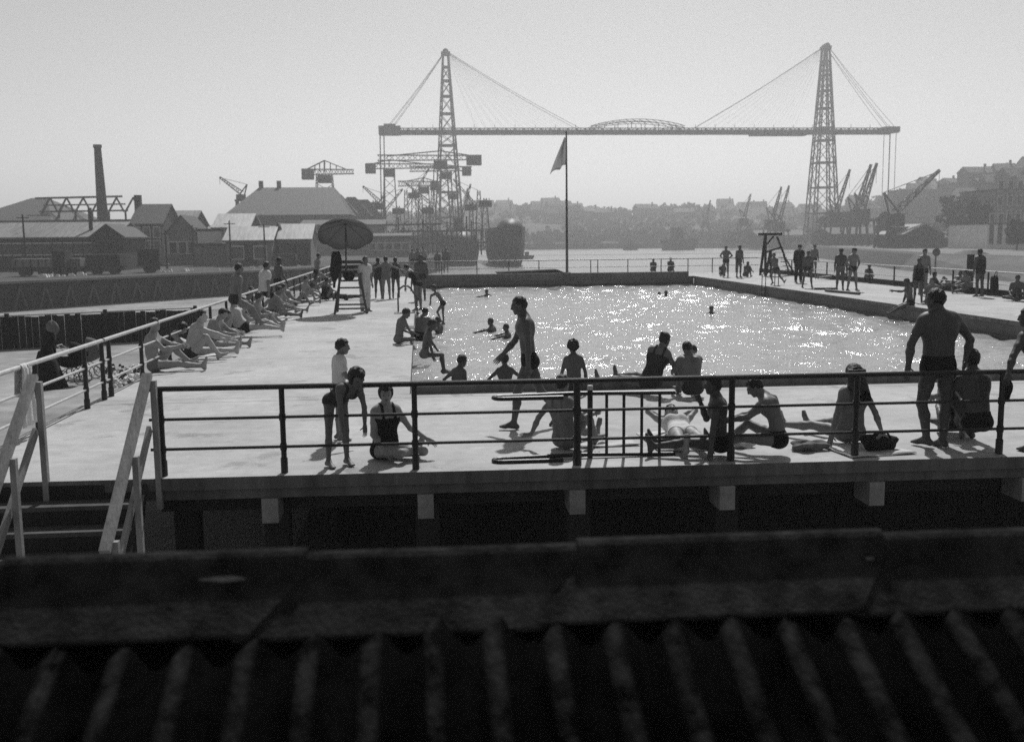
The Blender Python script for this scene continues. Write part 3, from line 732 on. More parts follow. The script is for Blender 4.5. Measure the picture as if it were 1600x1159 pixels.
    if wear == 'trunks': garment('swim_trunks', {'pelvis': ALL, 'belly': ALL, 'thigh': (-1, .35, .22)}, wo, wm_, lambda r: np.maximum(r, plane_cut(gx, pel + sdir(c['p1'])*.1, sdir(c['p1']))))
    elif wear == 'shorts': garment('shorts', {'pelvis': ALL, 'belly': ALL, 'thigh': ALL, 'thigh2': (-1, .15, .22)}, wo+.006, wm_, lambda r: np.maximum(r, plane_cut(gx, pel + sdir(c['p1'])*.12, sdir(c['p1']))))
    elif wear == 'swimsuit':
        garment('swimsuit', {'pelvis': ALL, 'belly': ALL, 'waist': ALL, 'chest': ALL, 'upper': ALL, 'thigh': (-1, .12, .22)}, wo, wm_,
                lambda r: np.maximum(r, np.minimum(plane_cut(gx, lerpn(mid, nb, .62), d2), strap_cut(gx, nb, sx, shw))))
    elif wear in ('shirt', 'suit', 'robe'):
        garment('shirt' if wear == 'shirt' else 'jacket', {'pelvis': ALL, 'belly': ALL, 'waist': ALL, 'chest': ALL, 'upper': ALL, 'uarm': ALL, 'uarm2': ALL if wear != 'shirt' else (-1, .35, .16), **({'farm': ALL, 'farm2': (-1, .85, .16)} if wear != 'shirt' else {})},
                wo+.012, wm_, lambda r: np.maximum(r, plane_cut(gx, pel - sdir(c['p1'])*.03, -sdir(c['p1']))))
        lm = clothes2 or 'cloth_dark'
        if c.get('bare'): garment('shorts', {'pelvis': ALL, 'belly': ALL, 'thigh': ALL, 'thigh2': (-1, .2, .22)}, wo+.006, lm, lambda r: np.maximum(r, plane_cut(gx, pel + sdir(c['p1'])*.12, sdir(c['p1']))))
        else: garment('trousers', {'pelvis': ALL, 'belly': ALL, 'thigh': ALL, 'thigh2': ALL, 'shin': ALL, 'shin2': (-1, .97, .28)}, wo+.016, lm, lambda r: np.maximum(r, plane_cut(gx, pel + sdir(c['p1'])*.12, sdir(c['p1']))))
    PEOPLE.append(o); return o
def lerpn(a, b, t): return np.asarray(a)*(1-t)+np.asarray(b)*t
def plane_cut(gx, p, n): return ((gx[0][:, None, None]-p[0])*n[0]+(gx[1][None, :, None]-p[1])*n[1]+(gx[2][None, None, :]-p[2])*n[2]).astype(np.float32)
def strap_cut(gx, p, ax, w):
    u = np.abs((gx[0][:, None, None]-p[0])*ax[0]+(gx[1][None, :, None]-p[1])*ax[1]+(gx[2][None, None, :]-p[2])*ax[2]); return (np.abs(u-w*.55)-.02).astype(np.float32)
# ------------------------------------------------------------------ front deck, behind the black railing
G1 = 'bathers on the front deck'
person('girl bending forward with hands on her knees behind the black front railing', (528, 728), -150, 1.32, 'bend', skin='skin_a', hair='bob', wear='swimsuit', female=True, wm_='cloth_dark', group=G1, p1=52, p2=74, hp=30, hy=-10, thL=(-.06, .1, -1), thR=(.06, .02, -1), uaL=(-.1, .3, -1), uaR=(.1, .3, -1))
person('girl in dark swimsuit sitting on folded legs and facing the viewer', (603, 716), -158, 1.5, 'sit_out', skin='skin_d', hair='bob', wear='swimsuit', female=True, wm_='cloth_black', group=G1, p1=4, p2=6, hp=6, hy=16,
       thL=(-.75, .75, .0), shL=(.75, -.6, -.02), thR=(-.4, 1, .08), shR=(-.75, -.6, -.1), uaR=(.12, .06, -1), faR=(-.35, .55, -.75), uaL=(-.5, .35, -.85), faL=(-.75, .45, -.55))
person('boy in white shirt standing close behind the bending girl', (531, 688), -72, 1.17, 'stand', skin='skin_b', hair='short', wear='shirt', wm_='cloth_white', clothes2='cloth_dark', bare=1, group=G1, hy=10, hp=10, uaR=(.2, .25, -1), faR=(0, .7, -.4))
person('lean boy in dark trunks walking left across the front deck', (840, 668), 88, 1.67, 'walk', skin='skin_c', hair='crop', wear='trunks', wm_='cloth_black', group=G1, hp=14, uaR=(.1, .45, -1), faR=(.1, .8, -.9), uaL=(-.1, -.1, -1), faL=(-.02, .02, -1))
person('girl sitting with one arm propped behind her beside the gate', (884, 701), -48, 1.52, 'sit_one', skin='skin_b', hair='short', wear='swimsuit', female=True, wm_='cloth_grey', group=G1, p1=-16, p2=-6, uaL=(-.62, -.5, -1), faL=(-.35, -.25, -1), hdL=(-.8, -.4, -.1), uaR=(.2, .5, -.6), faR=(.0, .9, .1))
person('bather lying on the deck with soles towards the viewer and elbows raised', (1066, 693), 178, 1.55, 'lie', skin='skin_d', hair='short', wear='swimsuit', female=True, wm_='cloth_white', group=G1, uaL=(-.75, -.75, .55), faL=(.75, -.35, -.35), uaR=(.75, -.75, .55), faR=(-.75, -.35, -.35), hp=-55)
person('boy sitting with hand at his mouth and other arm down to deck edge', (1124, 713), 72, 1.5, 'sit_out', skin='skin_f', hair='short', wear='trunks', wm_='cloth_black', group=G1, p1=2, p2=8, hp=6, hy=-6, uaL=(-.3, .12, -1), faL=(-.22, .1, -1), uaR=(.2, .5, -.9), faR=(-.25, .35, 1), hdR=(-.3, .4, .9))
person('boy in black trunks sitting looking down with hands on his shins', (1214, 712), 70, 1.5, 'sit_one', skin='skin_b', hair='short', wear='trunks', wm_='cloth_black', group=G1, p1=6, p2=30, hp=38, uaL=(-.15, .8, -.6), faL=(.1, 1, -.25), thL=(-.3, 1, .1), thR=(.35, .9, .35), shR=(.1, .7, -.6))
person('long haired woman seen from behind leaning back on both arms on towel', (1327, 694), 8, 1.6, 'sit_out', skin='skin_b', hair='long', wear='swimsuit', female=True, wm_='cloth_grey', group=G1, p1=-10, p2=-4, uaL=(-.42, -.2, -1), faL=(-.3, -.1, -1), uaR=(.5, -.18, -1), faR=(.35, -.1, -1), thL=(-.5, 1, .1), thR=(-.1, 1, .15), shL=(-.5, .8, -.1), shR=(-.4, .8, -.2))
person('sturdy standing man with back turned and hands on the front railing', (1460, 699), 4, 1.74, 'stand', skin='skin_f', hair='short', wear='trunks', wm_='cloth_black', group=G1, fat=1.14, broad=1.12, hy=-35, hp=10, p1=-2, p2=4, uaL=(-.5, -.02, -1), faL=(-.28, -.3, -1), uaR=(.75, -.05, -.95), faR=(-.42, -.32, -1), thL=(-.12, .14, -1), thR=(.1, .0, -1), shL=(.16, -.06, -1), shR=(-.1, -.08, -1), ftL=(-.45, .9, 0))
person('dark haired man sitting with his back turned beside the sturdy standing man', (1524, 701), 14, 1.66, 'sit_hug', skin='skin_f', hair='short', wear='trunks', wm_='cloth_black', group=G1, p1=6, p2=14, thR=(.7, .8, .35), shR=(.1, .4, -.7), hy=14)
person('bather hugging bent knees beyond the back turned sitting man', (1487, 676), 150, 1.5, 'sit_hug', skin='skin_b', hair='bob', wear='swimsuit', female=True, wm_='cloth_dark', group=G1, hp=28)
person('bather at the picture edge leaning an arm on the front railing', (1622, 706), 20, 1.56, 'stand', skin='skin_f', hair='short', wear='trunks', wm_='cloth_black', group=G1, p1=10, p2=16, side=-6, uaL=(-.75, -.15, -.75), faL=(-.5, -.2, -.75), hy=-30)

# ------------------------------------------------------------------ at the near end of the pool
G2 = 'bathers at the near pool edge'
person('woman with hair tied up leaning over on the pool kerb', (1016, 617), -24, 1.6, 'sit_out', skin='skin_a', hair='bun', wear='swimsuit', female=True, wm_='cloth_dark', group=G2, p1=8, p2=20, side=16, hp=25, hy=30, uaL=(-.2, .3, -1), faL=(-.1, .6, -.6), uaR=(.45, .25, -1), faR=(.2, .2, -1), thL=(-.9, .3, .05), thR=(-.7, .5, .15), shL=(-1, .1, -.1), shR=(-1, .3, -.1))
person('child standing in the pool reaching an arm out to the kerb', None, 120, 1.3, 'stand', head=(1081, 539), Y=17.2, skin='skin_b', hair='short', group=G2, uaR=(.35, 1, -.1), faR=(.2, 1, 0), uaL=(-.3, .3, -1))
person('boy sitting hunched with his back turned next to the kerb', (1082, 620), 4, 1.5, 'sit_hug', skin='skin_a', hair='short', group=G2, hp=30)
person('curly haired child sitting alone on the kerb with back turned', (897, 604), 2, 1.28, 'sit_edge', z=.118, seat=True, skin='skin_c', hair='curly', group=G2, uaL=(-.3, -.05, -1), faL=(-.1, .1, -1), uaR=(.3, -.05, -1), faR=(.1, .1, -1), p2=6)
person('boy standing in the pool twisted sideways near the kerb corner', None, -48, 1.36, 'stand', head=(724, 554), Y=17.0, skin='skin_c', hair='crop', group=G2, uaL=(-.7, -.6, -.8), faL=(.3, -.3, -1), p2=14, hp=20)
person('child standing in the pool with both arms spread sideways', None, 6, 1.28, 'stand', head=(788, 552), Y=16.8, skin='skin_c', hair='short', group=G2, uaL=(-.8, .1, -.75), faL=(-.6, .1, -.9), uaR=(.8, .1, -.7), faR=(.5, .1, -.9))
person('boy sitting cross-legged on left deck looking at the water', (624, 537), -62, 1.44, 'cross', skin='skin_a', hair='short', group=G2, p1=4, p2=20, hp=30, wm_='cloth_grey')
person('boy sitting hunched at the pool edge with rounded back', (656, 535), -28, 1.5, 'sit_hug', skin='skin_a', hair='short', group=G2, p2=36, hp=30, wm_='cloth_black')
person('boy sitting on left pool edge with leg hanging down to water', (664, 557), -84, 1.42, 'sit_edge', seat=True, z=.002, skin='skin_c', hair='short', group=G2, hp=22, wm_='cloth_grey', uaL=(-.2, .5, -1), faL=(.1, .6, -.9))

# ------------------------------------------------------------------ left deck: standing groups
G3 = 'bathers standing on the left deck'
person('child stooping on the pool ladder with one hand on its rail', None, 84, 1.36, 'bend', head=(676, 445), Y=33.6, skin='skin_a', hair='short', group=G3, p1=24, p2=34, hp=20, thL=(-.05, .6, -.9), shL=(0, -.4, -1), uaL=(-.1, .9, -.5), uaR=(.1, .9, -.3), wm_='cloth_black')
person('bather bending over beside the pool ladder in dark strapped suit', (654, 486), 52, 1.66, 'bend', skin='skin_b', hair='short', wear='swimsuit', wm_='cloth_black', female=True, group=G3, p1=26, p2=48, hp=40)
person('man standing behind the bather bent over the pool ladder', (659, 470), 175, 1.72, 'stand', skin='skin_c', hair='short', group=G3)
person('woman in dark swimsuit at left of three walking away together', (592, 467), 5, 1.58, 'walk', skin='skin_c', hair='bob', wear='swimsuit', wm_='cloth_dark', female=True, group=G3, hp=4, uaL=(-.3, 0, -1), faL=(-.1, 0, -1), uaR=(.7, .1, -.4), faR=(.8, .1, .2), thL=(-.05, .15, -1), thR=(.05, -.1, -1), shR=(.02, -.3, -1))
person('woman with white scarf over her shoulders between two walking away', (604, 468), 2, 1.64, 'stand', skin='skin_b', hair='bob', wear='swimsuit', wm_='cloth_grey', female=True, group=G3, uaL=(-.75, .1, -.3), faL=(-.9, .1, -.2), uaR=(.75, .1, -.35), faR=(.8, .1, -.3))
person('woman at right of three walking away, one arm held out', (619, 466), -4, 1.58, 'walk', skin='skin_c', hair='bob', wear='swimsuit', wm_='cloth_dark', female=True, group=G3, hp=2, thL=(-.04, -.05, -1), shL=(0, -.25, -1), thR=(.06, .15, -1), shR=(.03, 0, -1), uaR=(.45, .2, -1), faR=(.6, .5, -.6), uaL=(-.4, 0, -1), faL=(-.5, .1, .2))
person('man in white shirt and white trousers beside the lifeguard chair', (571, 487), -140, 1.76, 'stand', skin='skin_b', hair='short', wear='shirt', wm_='cloth_white', clothes2='cloth_white', group=G3)
person('man in dark trunks standing against the long railing, arm along it', (437, 481), -60, 1.72, 'stand', skin='skin_c', hair='short', group=G3, wm_='cloth_black', uaR=(.5, .1, -1), faR=(.6, .2, -.8), p1=6, p2=4, thR=(.1, .25, -1), shR=(.1, -.1, -1))

# ------------------------------------------------------------------ sunbathers along the long railing
G4 = 'sunbathers along the left railing'
person('nearest sunbather of the railing row, hugging one knee', (243, 580), -84, 1.78, 'sit_one', skin='skin_d', hair='short', group=G4, fat=1.1, hp=-2, hy=30, p1=-14, p2=14, thR=(.1, 1, .05), shR=(.03, 1, -.12), thL=(-.16, .75, .8), shL=(.0, .9, -.9), uaL=(-.1, .8, -.45), faL=(.35, .9, -.15), uaR=(.15, .75, -.75), faR=(-.45, .8, .1), wm_='cloth_grey')
person('dark haired bather crouched behind the nearest sunbather', (259, 562), -70, 1.45, 'sit_hug', skin='skin_d', hair='bob', group=G4, hp=40, p2=46, wear='swimsuit', female=True)
person('big sunbather with forearm resting over his raised knee', (300, 562), -80, 1.84, 'sit_one', skin='skin_e', hair='short', group=G4, hp=8, hy=20, p1=6, p2=30, fat=1.16, broad=1.05, thR=(.16, .75, .8), shR=(.02, .62, -1), thL=(-.25, 1, .06), shL=(-.25, 1, -.08), uaR=(.2, .95, -.3), faR=(.0, 1, -.35), uaL=(-.15, .8, -.6), faL=(.3, .8, -.3))
person('sunbather with dark hair, one knee raised high, beside big sunbather', (328, 544), -96, 1.74, 'sit_one', skin='skin_d', hair='short', group=G4, fat=1.06, hp=30, p1=10, p2=38, wm_='cloth_grey', thR=(.14, .55, 1), shR=(0, .3, -1), uaR=(.3, .5, -.7), faR=(-.1, .8, -.1))
person('sunbather in black trunks leaning back with legs stretched out', (386, 526), -88, 1.78, 'sit_out', skin='skin_e', hair='short', group=G4, hp=6, hy=-20, p1=-44, p2=-22, wm_='cloth_black', fat=1.05, thL=(-.2, .9, .3), shL=(-.1, 1, -.45))
person('dark haired bather bowed over bent knees behind stretched legs', (361, 521), -60, 1.68, 'sit_hug', skin='skin_d', hair='curly', group=G4, hp=48, p1=18, p2=44, fat=1.08, wm_='cloth_black')
person('woman with fair hair between two sunbathers by the railing', (373, 514), -110, 1.58, 'cross', skin='skin_e', hair='bob', hairm='hair_mid', wear='swimsuit', female=True, group=G4, hp=14, p2=20, hy=40)
person('sunbather with curly hair and both knees drawn up, feet forward', (402, 512), -82, 1.72, 'sit_hug', skin='skin_d', hair='curly', group=G4, fat=1.05, p1=-6, p2=16, hp=4, hy=-25, thL=(-.12, .9, .6), shL=(0, 1, -.7), thR=(.12, .8, .75), shR=(.1, .8, -1), uaR=(.25, .2, -1), faR=(0, .9, .1))
person('low sitting bather half hidden by the curly haired sunbather', (383, 506), -60, 1.66, 'sit_hug', skin='skin_b', hair='short', group=G4, hp=10, p2=10)
person('long legged sunbather with one leg out, before men perched on railing', (425, 497), -90, 1.82, 'sit_one2', skin='skin_b', hair='short', group=G4, fat=1.08, hp=18, hy=15, p1=2, p2=32, thL=(-.14, .6, .9), shL=(0, .45, -1))
person('sunbather lying flat behind the big sunbather', (312, 548), -82, 1.66, 'lie', skin='skin_d', hair='short', group=G4)
person('small child sitting close to the dark haired knee raised sunbather', (344, 536), -75, 1.3, 'sit_hug', skin='skin_d', hair='bob', group=G4, hy=30)
person('sunbather sitting upright under the man in white shirt', (440, 490), -78, 1.7, 'sit_one', skin='skin_d', hair='short', group=G4, p1=0, p2=12)
person('thin bather leaning back on elbows next to the long legged sunbather', (408, 489), -98, 1.66, 'lie_knee', skin='skin_d', hair='short', group=G4, p1=-38, p2=-26)
person('slim man perched on the railing, first from the near end', None, -62, 1.72, 'perch', head=(374, 412), Y=24.3, skin='skin_b', hair='short', group=G4, hp=8, hy=10)
person('man in white shirt and black shorts perched on the railing', None, -58, 1.74, 'perch', head=(417, 409), Y=29.6, skin='skin_b', hair='short', wear='shirt', wm_='cloth_white', clothes2='cloth_black', bare=1, group=G4, hp=6)
person('bather stretched out with one knee up beside the standing man', (462, 478), -86, 1.7, 'lie_knee', skin='skin_b', hair='short', group=G4, p1=-45, p2=-38)
person('bather sitting with knees bent half way along the railing', (474, 470), -70, 1.68, 'sit_hug', skin='skin_d', p2=10, hy=20, hair='short', group=G4, thL=(-.1, .9, .5), shL=(0, 1, -.55))
person('small bather sitting close to the railing beyond the bent knees', (486, 462), -85, 1.55, 'sit_hug', skin='skin_b', hair='bob', wear='swimsuit', female=True, group=G4)
person('woman in black swimsuit sitting with back turned near lifeguard chair', (507, 470), -35, 1.6, 'sit_hug', skin='skin_b', hair='bob', wear='swimsuit', female=True, wm_='cloth_black', group=G4, p2=16)
person('slim boy in black trunks perched on the railing beyond the lifeguard chair', None, -70, 1.62, 'perch', head=(498, 396), Y=43.5, skin='skin_b', hair='short', group=G4, wm_='cloth_black')
person('bather in dark suit lying behind the lifeguard chair', (540, 469), -88, 1.66, 'lie', skin='skin_c', hair='short', wear='swimsuit', wm_='cloth_black', female=True, group=G4)

# ------------------------------------------------------------------ right hand deck
G5 = 'bathers on the right hand deck'
person('man with hands on hips at far corner, left of a pair', (1134, 433), 150, 1.72, 'hips', skin='skin_a', hair='short', group=G5, wm_='cloth_black')
person('man standing at far corner, right of a pair', (1154, 434), 200, 1.76, 'stand', skin='skin_c', hair='short', group=G5)
person('bather sitting on the deck beside the pair at far corner', (1165, 433), 190, 1.6, 'sit_hug', skin='skin_c', hair='short', group=G5)
person('bather crouching left of the pair at far corner', (1128, 431), 170, 1.55, 'sit_hug', skin='skin_c', hair='short', group=G5, p2=55, hp=60)
person('boy running towards the pool past the wooden tower frame', (1217, 445), 118, 1.6, 'run', skin='skin_a', hair='short', group=G5, wm_='cloth_black')
person('man in peaked cap and dark suit standing on the right deck', (1247, 442), 185, 1.82, 'stand', skin='skin_b', hair='crop', wear='suit', wm_='cloth_black', clothes2='cloth_black', group=G5, hat='peaked', hatm='cloth_black')
person('boy standing next to the man in the dark suit', (1261, 450), 175, 1.62, 'stand_apart', skin='skin_c', hair='short', group=G5, wm_='cloth_dark')
person('man standing behind the boy beside the dark suited man', (1271, 431), 190, 1.74, 'stand', skin='skin_b', hair='short', group=G5)
person('bather in cap standing, left of two before the right railing', (1312, 454), 165, 1.72, 'stand', skin='skin_c', hair='short', group=G5, hat='cap', wm_='cloth_grey')
person('man in cap and black trunks standing legs apart before right railing', (1331, 455), 195, 1.76, 'stand_apart', skin='skin_b', hair='short', group=G5, hat='cap', wm_='cloth_black', uaL=(-.6, -.1, -1), faL=(.5, .3, -.6), uaR=(.6, -.1, -1), faR=(-.4, .3, -.6))
person('bather lying on the deck behind the two men in caps', (1300, 437), 95, 1.66, 'lie', skin='skin_b', hair='short', group=G5)
person('bather sitting upright below the right railing, alone', (1355, 440), 175, 1.6, 'sit_hug', skin='skin_b', hair='bob', group=G5, wear='swimsuit', female=True)
person('man standing tallest in the huddle behind the sturdy standing man', (1441, 461), 180, 1.74, 'stand', skin='skin_b', hair='short', group=G5)
person('bather in black suit standing in the huddle at right pool edge', (1434, 473), 150, 1.5, 'stand', skin='skin_c', hair='short', wear='swimsuit', wm_='cloth_black', female=True, group=G5)
person('bather sitting at the right of the huddle by pool edge', (1461, 474), 120, 1.6, 'sit_hug', skin='skin_b', hair='short', group=G5)
person('bather kneeling behind the huddle at the right pool edge', (1455, 460), 200, 1.55, 'sit_hug', skin='skin_c', hair='bob', group=G5, wear='swimsuit', female=True, p2=8)
person('man sitting on right pool edge with arm stretched out over water', (1422, 477), 76, 1.7, 'sit_edge', seat=True, z=.002, skin='skin_c', hair='short', group=G5, wm_='cloth_black', uaL=(-.2, .9, -.3), faL=(-.1, 1, .1), thL=(-.1, 1, -.35), thR=(.1, 1, -.3), shL=(0, .9, -.6), shR=(0, .8, -.6))
person('bather sitting with stretched legs below the right railing', (1512, 458), 100, 1.66, 'sit_one', skin='skin_b', hair='short', group=G5)
person('bather lying propped on elbows below the right railing', (1486, 452), 100, 1.62, 'lie_knee', skin='skin_a', hair='short', group=G5)
person('bather standing with back turned at the right railing', (1530, 464), 12, 1.74, 'stand', skin='skin_c', hair='short', wear='swimsuit', wm_='cloth_dark', group=G5)
person('bather sitting with crossed legs near the hanging bag', (1588, 470), 150, 1.66, 'cross', skin='skin_c', hair='short', group=G5)
# ------------------------------------------------------------------ far deck
G6 = 'bathers on the far deck'
person('bather sitting on the far wall, left of two heads', (1020, 425), 175, 1.6, 'sit_hug', skin='skin_c', hair='short', group=G6)
person('bather sitting on the far wall, right of two heads', (1047, 425), 180, 1.66, 'sit_hug', skin='skin_c', hair='short', group=G6, p2=10)
person('shorter of two bathers standing at the far left railing', (684, 427), 175, 1.5, 'stand', skin='skin_b', hair='short', group=G6, wm_='cloth_dark')
person('taller of two bathers standing at the far left railing', (697, 427), 185, 1.68, 'stand', skin='skin_b', hair='short', group=G6, wm_='cloth_grey')
person('left bather of three at the far corner of left deck', (645, 427), 160, 1.6, 'stand', skin='skin_b', hair='short', group=G6)
person('middle bather of three at the far corner of left deck', (653, 426), 180, 1.66, 'stand', skin='skin_b', hair='short', group=G6)
person('right bather of three at the far corner of left deck', (662, 426), 200, 1.72, 'stand', skin='skin_d', hair='short', group=G6)
# ------------------------------------------------------------------ in the water
G7 = 'swimmers in the pool'
for lb, hp_, Yy, yw, hh in (('swimmer nearest the far wall with only head showing', (760, 452), 49., 40, 1.6), ('left of two swimmers side by side in far right water', (1030, 456), 48., 150, 1.55),
                     ('right of two swimmers side by side in far right water', (1041, 454), 47.5, 200, 1.66), ('lone swimmer with dark head in the glittering right water', (1112, 478), 36., 190, 1.62),
                     ('swimmer with raised shoulders left of the walking boy', (766, 497), 30.8, 70, 1.6), ('swimmer low in the water to the right of walking boy', (790, 506), 28.5, 80, 1.5),
                     ('swimmer beside the left pool edge below the ladder', (683, 495), 30.5, 60, 1.5)):
    person(lb, None, yw, hh, 'swim', head=hp_, Y=Yy, skin='skin_c', hair='short', group=G7, res=.02)
# ------------------------------------------------------------------ sand beside the deck
nun = person('person in long black dress and large white headdress on the sand', (74, 606), -80, 1.66, 'stand', z=GZ, skin='skin_b', hair='none', wear='suit', wm_='cloth_black', clothes2='cloth_black', group='visitors on the sand', p1=14, p2=22, hp=20)
# ================================================================== THINGS ON AND AROUND THE DECK
def smooth_blob(name, m, parent, ctr, rad, n=12, noise=.12, seed=0, **k):
    rg = np.random.default_rng(seed); vs = []; fs = []; ph = rg.uniform(0, 6, 6)
    for i in range(n+1):
        a = math.pi*i/n
        for j in range(n*2):
            b = math.pi*j/n; d = 1+noise*(math.sin(3*b+ph[0]+2*a)+.6*math.sin(5*b+ph[1]-3*a)+.5*math.sin(4*a+ph[2]))
            vs.append((ctr[0]+rad[0]*d*math.sin(a)*math.cos(b), ctr[1]+rad[1]*d*math.sin(a)*math.sin(b), ctr[2]+rad[2]*(d if i else 1)*math.cos(a)))
    w = n*2
    for i in range(n):
        for j in range(w): fs.append((i*w+j, (i+1)*w+j, (i+1)*w+(j+1) % w, i*w+(j+1) % w))
    return MB().add(vs, fs).build(name, m, parent, smooth=True, **k)
def cloth(name, m, parent, f, nu, nv, th=.008, **k):
    """sheet f(u, v) -> point, with a little thickness"""
    g = [[Vector(f(i/nu, j/nv)) for j in range(nv+1)] for i in range(nu+1)]; vs = []; fs = []
    nor = lambda i, j: (g[min(i+1, nu)][j]-g[max(i-1, 0)][j]).cross(g[i][min(j+1, nv)]-g[i][max(j-1, 0)]).normalized()
    for sgn in (.5, -.5):
        for i in range(nu+1):
            for j in range(nv+1): vs.append(g[i][j] + nor(i, j)*th*sgn)
    w = nv+1; o = (nu+1)*w
    for i in range(nu):
        for j in range(nv):
            a = i*w+j; fs += [(a, a+1, a+w+1, a+w), (o+a, o+a+w, o+a+w+1, o+a+1)]
    for i in range(nu): fs += [(i*w, (i+1)*w, o+(i+1)*w, o+i*w), (i*w+nv, o+i*w+nv, o+(i+1)*w+nv, (i+1)*w+nv)]
    for j in range(nv): fs += [(j, o+j, o+j+1, j+1), (nu*w+j, nu*w+j+1, o+nu*w+j+1, o+nu*w+j)]
    return MB().add(vs, fs).build(name, m, parent, smooth=True, **k)
smooth_blob('mortar_patch', M['lime'], sh, mp, (.075, .012, .012), seed=2)
# lifeguard chair with parasol
a = P(523, 491); b = P(575, 488); cx = (a.x+b.x)/2; cy = a.y
lc = empty('lifeguard_chair', (cx, cy, 0), 'tall wooden lifeguard chair with ladder rungs on the left deck', 'lifeguard chair')
hw0, hw1, sz = (b.x-a.x)/2, .34, 1.02
for q in (-1, 1):
    MB().bar((cx+q*hw0, cy, 0), (cx+q*hw1, cy+.18, sz), .06, .05).build('leg', M['wood_mid'], lc)
    MB().bar((cx+q*hw0, cy+1.15, 0), (cx+q*hw1, cy+.8, sz+.62), .06, .05).build('leg', M['wood_mid'], lc)
    MB().bar((cx+q*hw1*1.02, cy+.16, sz+.24), (cx+q*hw1*1.02, cy+.86, sz+.24), .05, .035).build('armrest', M['wood_mid'], lc)
for z in (.17, .3, .58, .83):
    t = z/sz; w = hw0*(1-t)+hw1*t; MB().bar((cx-w, cy+.18*t-.03, z), (cx+w, cy+.18*t-.03, z), .03, .055).build('rung', M['wood_mid'], lc)
B('seat', M['wood_mid'], lc, cx-hw1-.02, cx+hw1+.02, cy+.14, cy+.82, sz+.002, sz+.04)
for z in (1.25, 1.42, 1.58): B('back_slat', M['wood_mid'], lc, cx-hw1, cx+hw1, cy+.84, cy+.865, z, z+.1)
uc = PD(540, 362, cy+.55); ux = PD(541, 430, cy+.55).x
um = empty('parasol', (ux, cy+.55, sz), 'dark scalloped parasol on a pole over the lifeguard chair', 'parasol')
MB().tube((ux, cy+.55, sz+.042), (uc.x, cy+.55, uc.z+.12), .028, n=8).build('pole', M['wood_mid'], um)
tilt = Matrix.Rotation(math.radians(-30), 3, 'X'); top = Vector((uc.x, cy+.55, uc.z+.12)); RU = .88
vs = []; fs = []; nr, na = 6, 48
for i in range(nr+1):
    r = RU*i/nr
    for j in range(na):
        t = 2*math.pi*j/na; e = abs(math.sin(4*t)); z = .16-.34*(i/nr)**1.5 + (.04*e*(i/nr)**2)
        if i == nr: z -= .02; 
        vs.append(top + tilt @ Vector((r*math.cos(t)*(1-.03*e*(i/nr)), r*math.sin(t)*(1-.03*e*(i/nr)), z)))
for j in range(na):     # scalloped valance
    t = 2*math.pi*j/na; e = abs(math.sin(4*t)); vs.append(top + tilt @ Vector((RU*math.cos(t)*1.0, RU*math.sin(t)*1.0, .16-.34-.07-.09*e)))
for i in range(nr+1):
    for j in range(na): fs.append((i*na+j, (i+1)*na+j, (i+1)*na+(j+1) % na, i*na+(j+1) % na))
MB().add(vs, fs).build('canopy', M['canvas_dark'], um, smooth=True)
for k in range(8):
    t = math.pi*k/4
    MB().path([top + tilt @ Vector((RU*s*math.cos(t), RU*s*math.sin(t), .145-.34*s**1.5)) for s in (.02, .3, .6, .8, .97)], .008, 5).build('rib', M['wood_mid'], um)
MB().tube(top + tilt @ Vector((0, 0, .1)), top + tilt @ Vector((0, 0, .24)), .03, .01, 8).build('finial', M['wood_mid'], um)
c = PD(526, 393, cy+.4); c2 = PD(523, 450, cy+.4)
MB().bar((c.x+.1, cy+.5, sz+.04), (c.x+.06, cy+.42, c.z+.02), .035).build('coat_post', M['wood_mid'], lc)
def robe(u, v):
    t = v*2*math.pi; z = c.z*(1-u)+c2.z*u; w = .03+.16*math.sin(math.pi*min(u*1.1+.08, 1))**.7+.03*math.sin(3*t+5*u)
    return (c.x-.02-.09*u+math.cos(t)*w*(1-.25*u), c.y+math.sin(t)*w*.5, z)
cloth('hanging_robe', M['cloth_black'], None, robe, 14, 18, label='black robe hanging from the post of the lifeguard chair', cat='robe')
smooth_blob('bag', M['cloth_black'], None, (ux+.1, cy+.48, sz+.18), (.19, .17, .14), seed=3, label='round black bag on the seat of the lifeguard chair', cat='bag', group='bags on the deck')
# pool ladders
def ladder(x, y, dirx, label):
    r = empty('pool_ladder', (x, y, 0), label, 'ladder', 'pool ladders')
    for q in (-.24, .24):
        pts = [(x-dirx*.55, y+q, .002)] + [(x-dirx*.55, y+q, .55)] + [(x-dirx*(.55-.5*(1-math.cos(t))/1.0*.5), y+q, .55+.3*math.sin(t)) for t in np.linspace(.3, math.pi-.3, 6)] + [(x+dirx*.06, y+q, .5), (x+dirx*.08, y+q, -1.4)]
        MB().path(pts, .021, 8).build('hoop', M['black'], r, smooth=True)
    for z in (-.05, -.3, -.62, -.95): B('tread', M['black'], r, x+dirx*.08-.05, x+dirx*.08+.05, y-.22, y+.22, z-.02, z+.02)
ladder(XP0+.02, 32.9, 1, 'black tube ladder on the left pool edge')
ladder(XP1-.02, P(1187, 447).y, -1, 'black hooped ladder on the right pool edge near the tower frame')
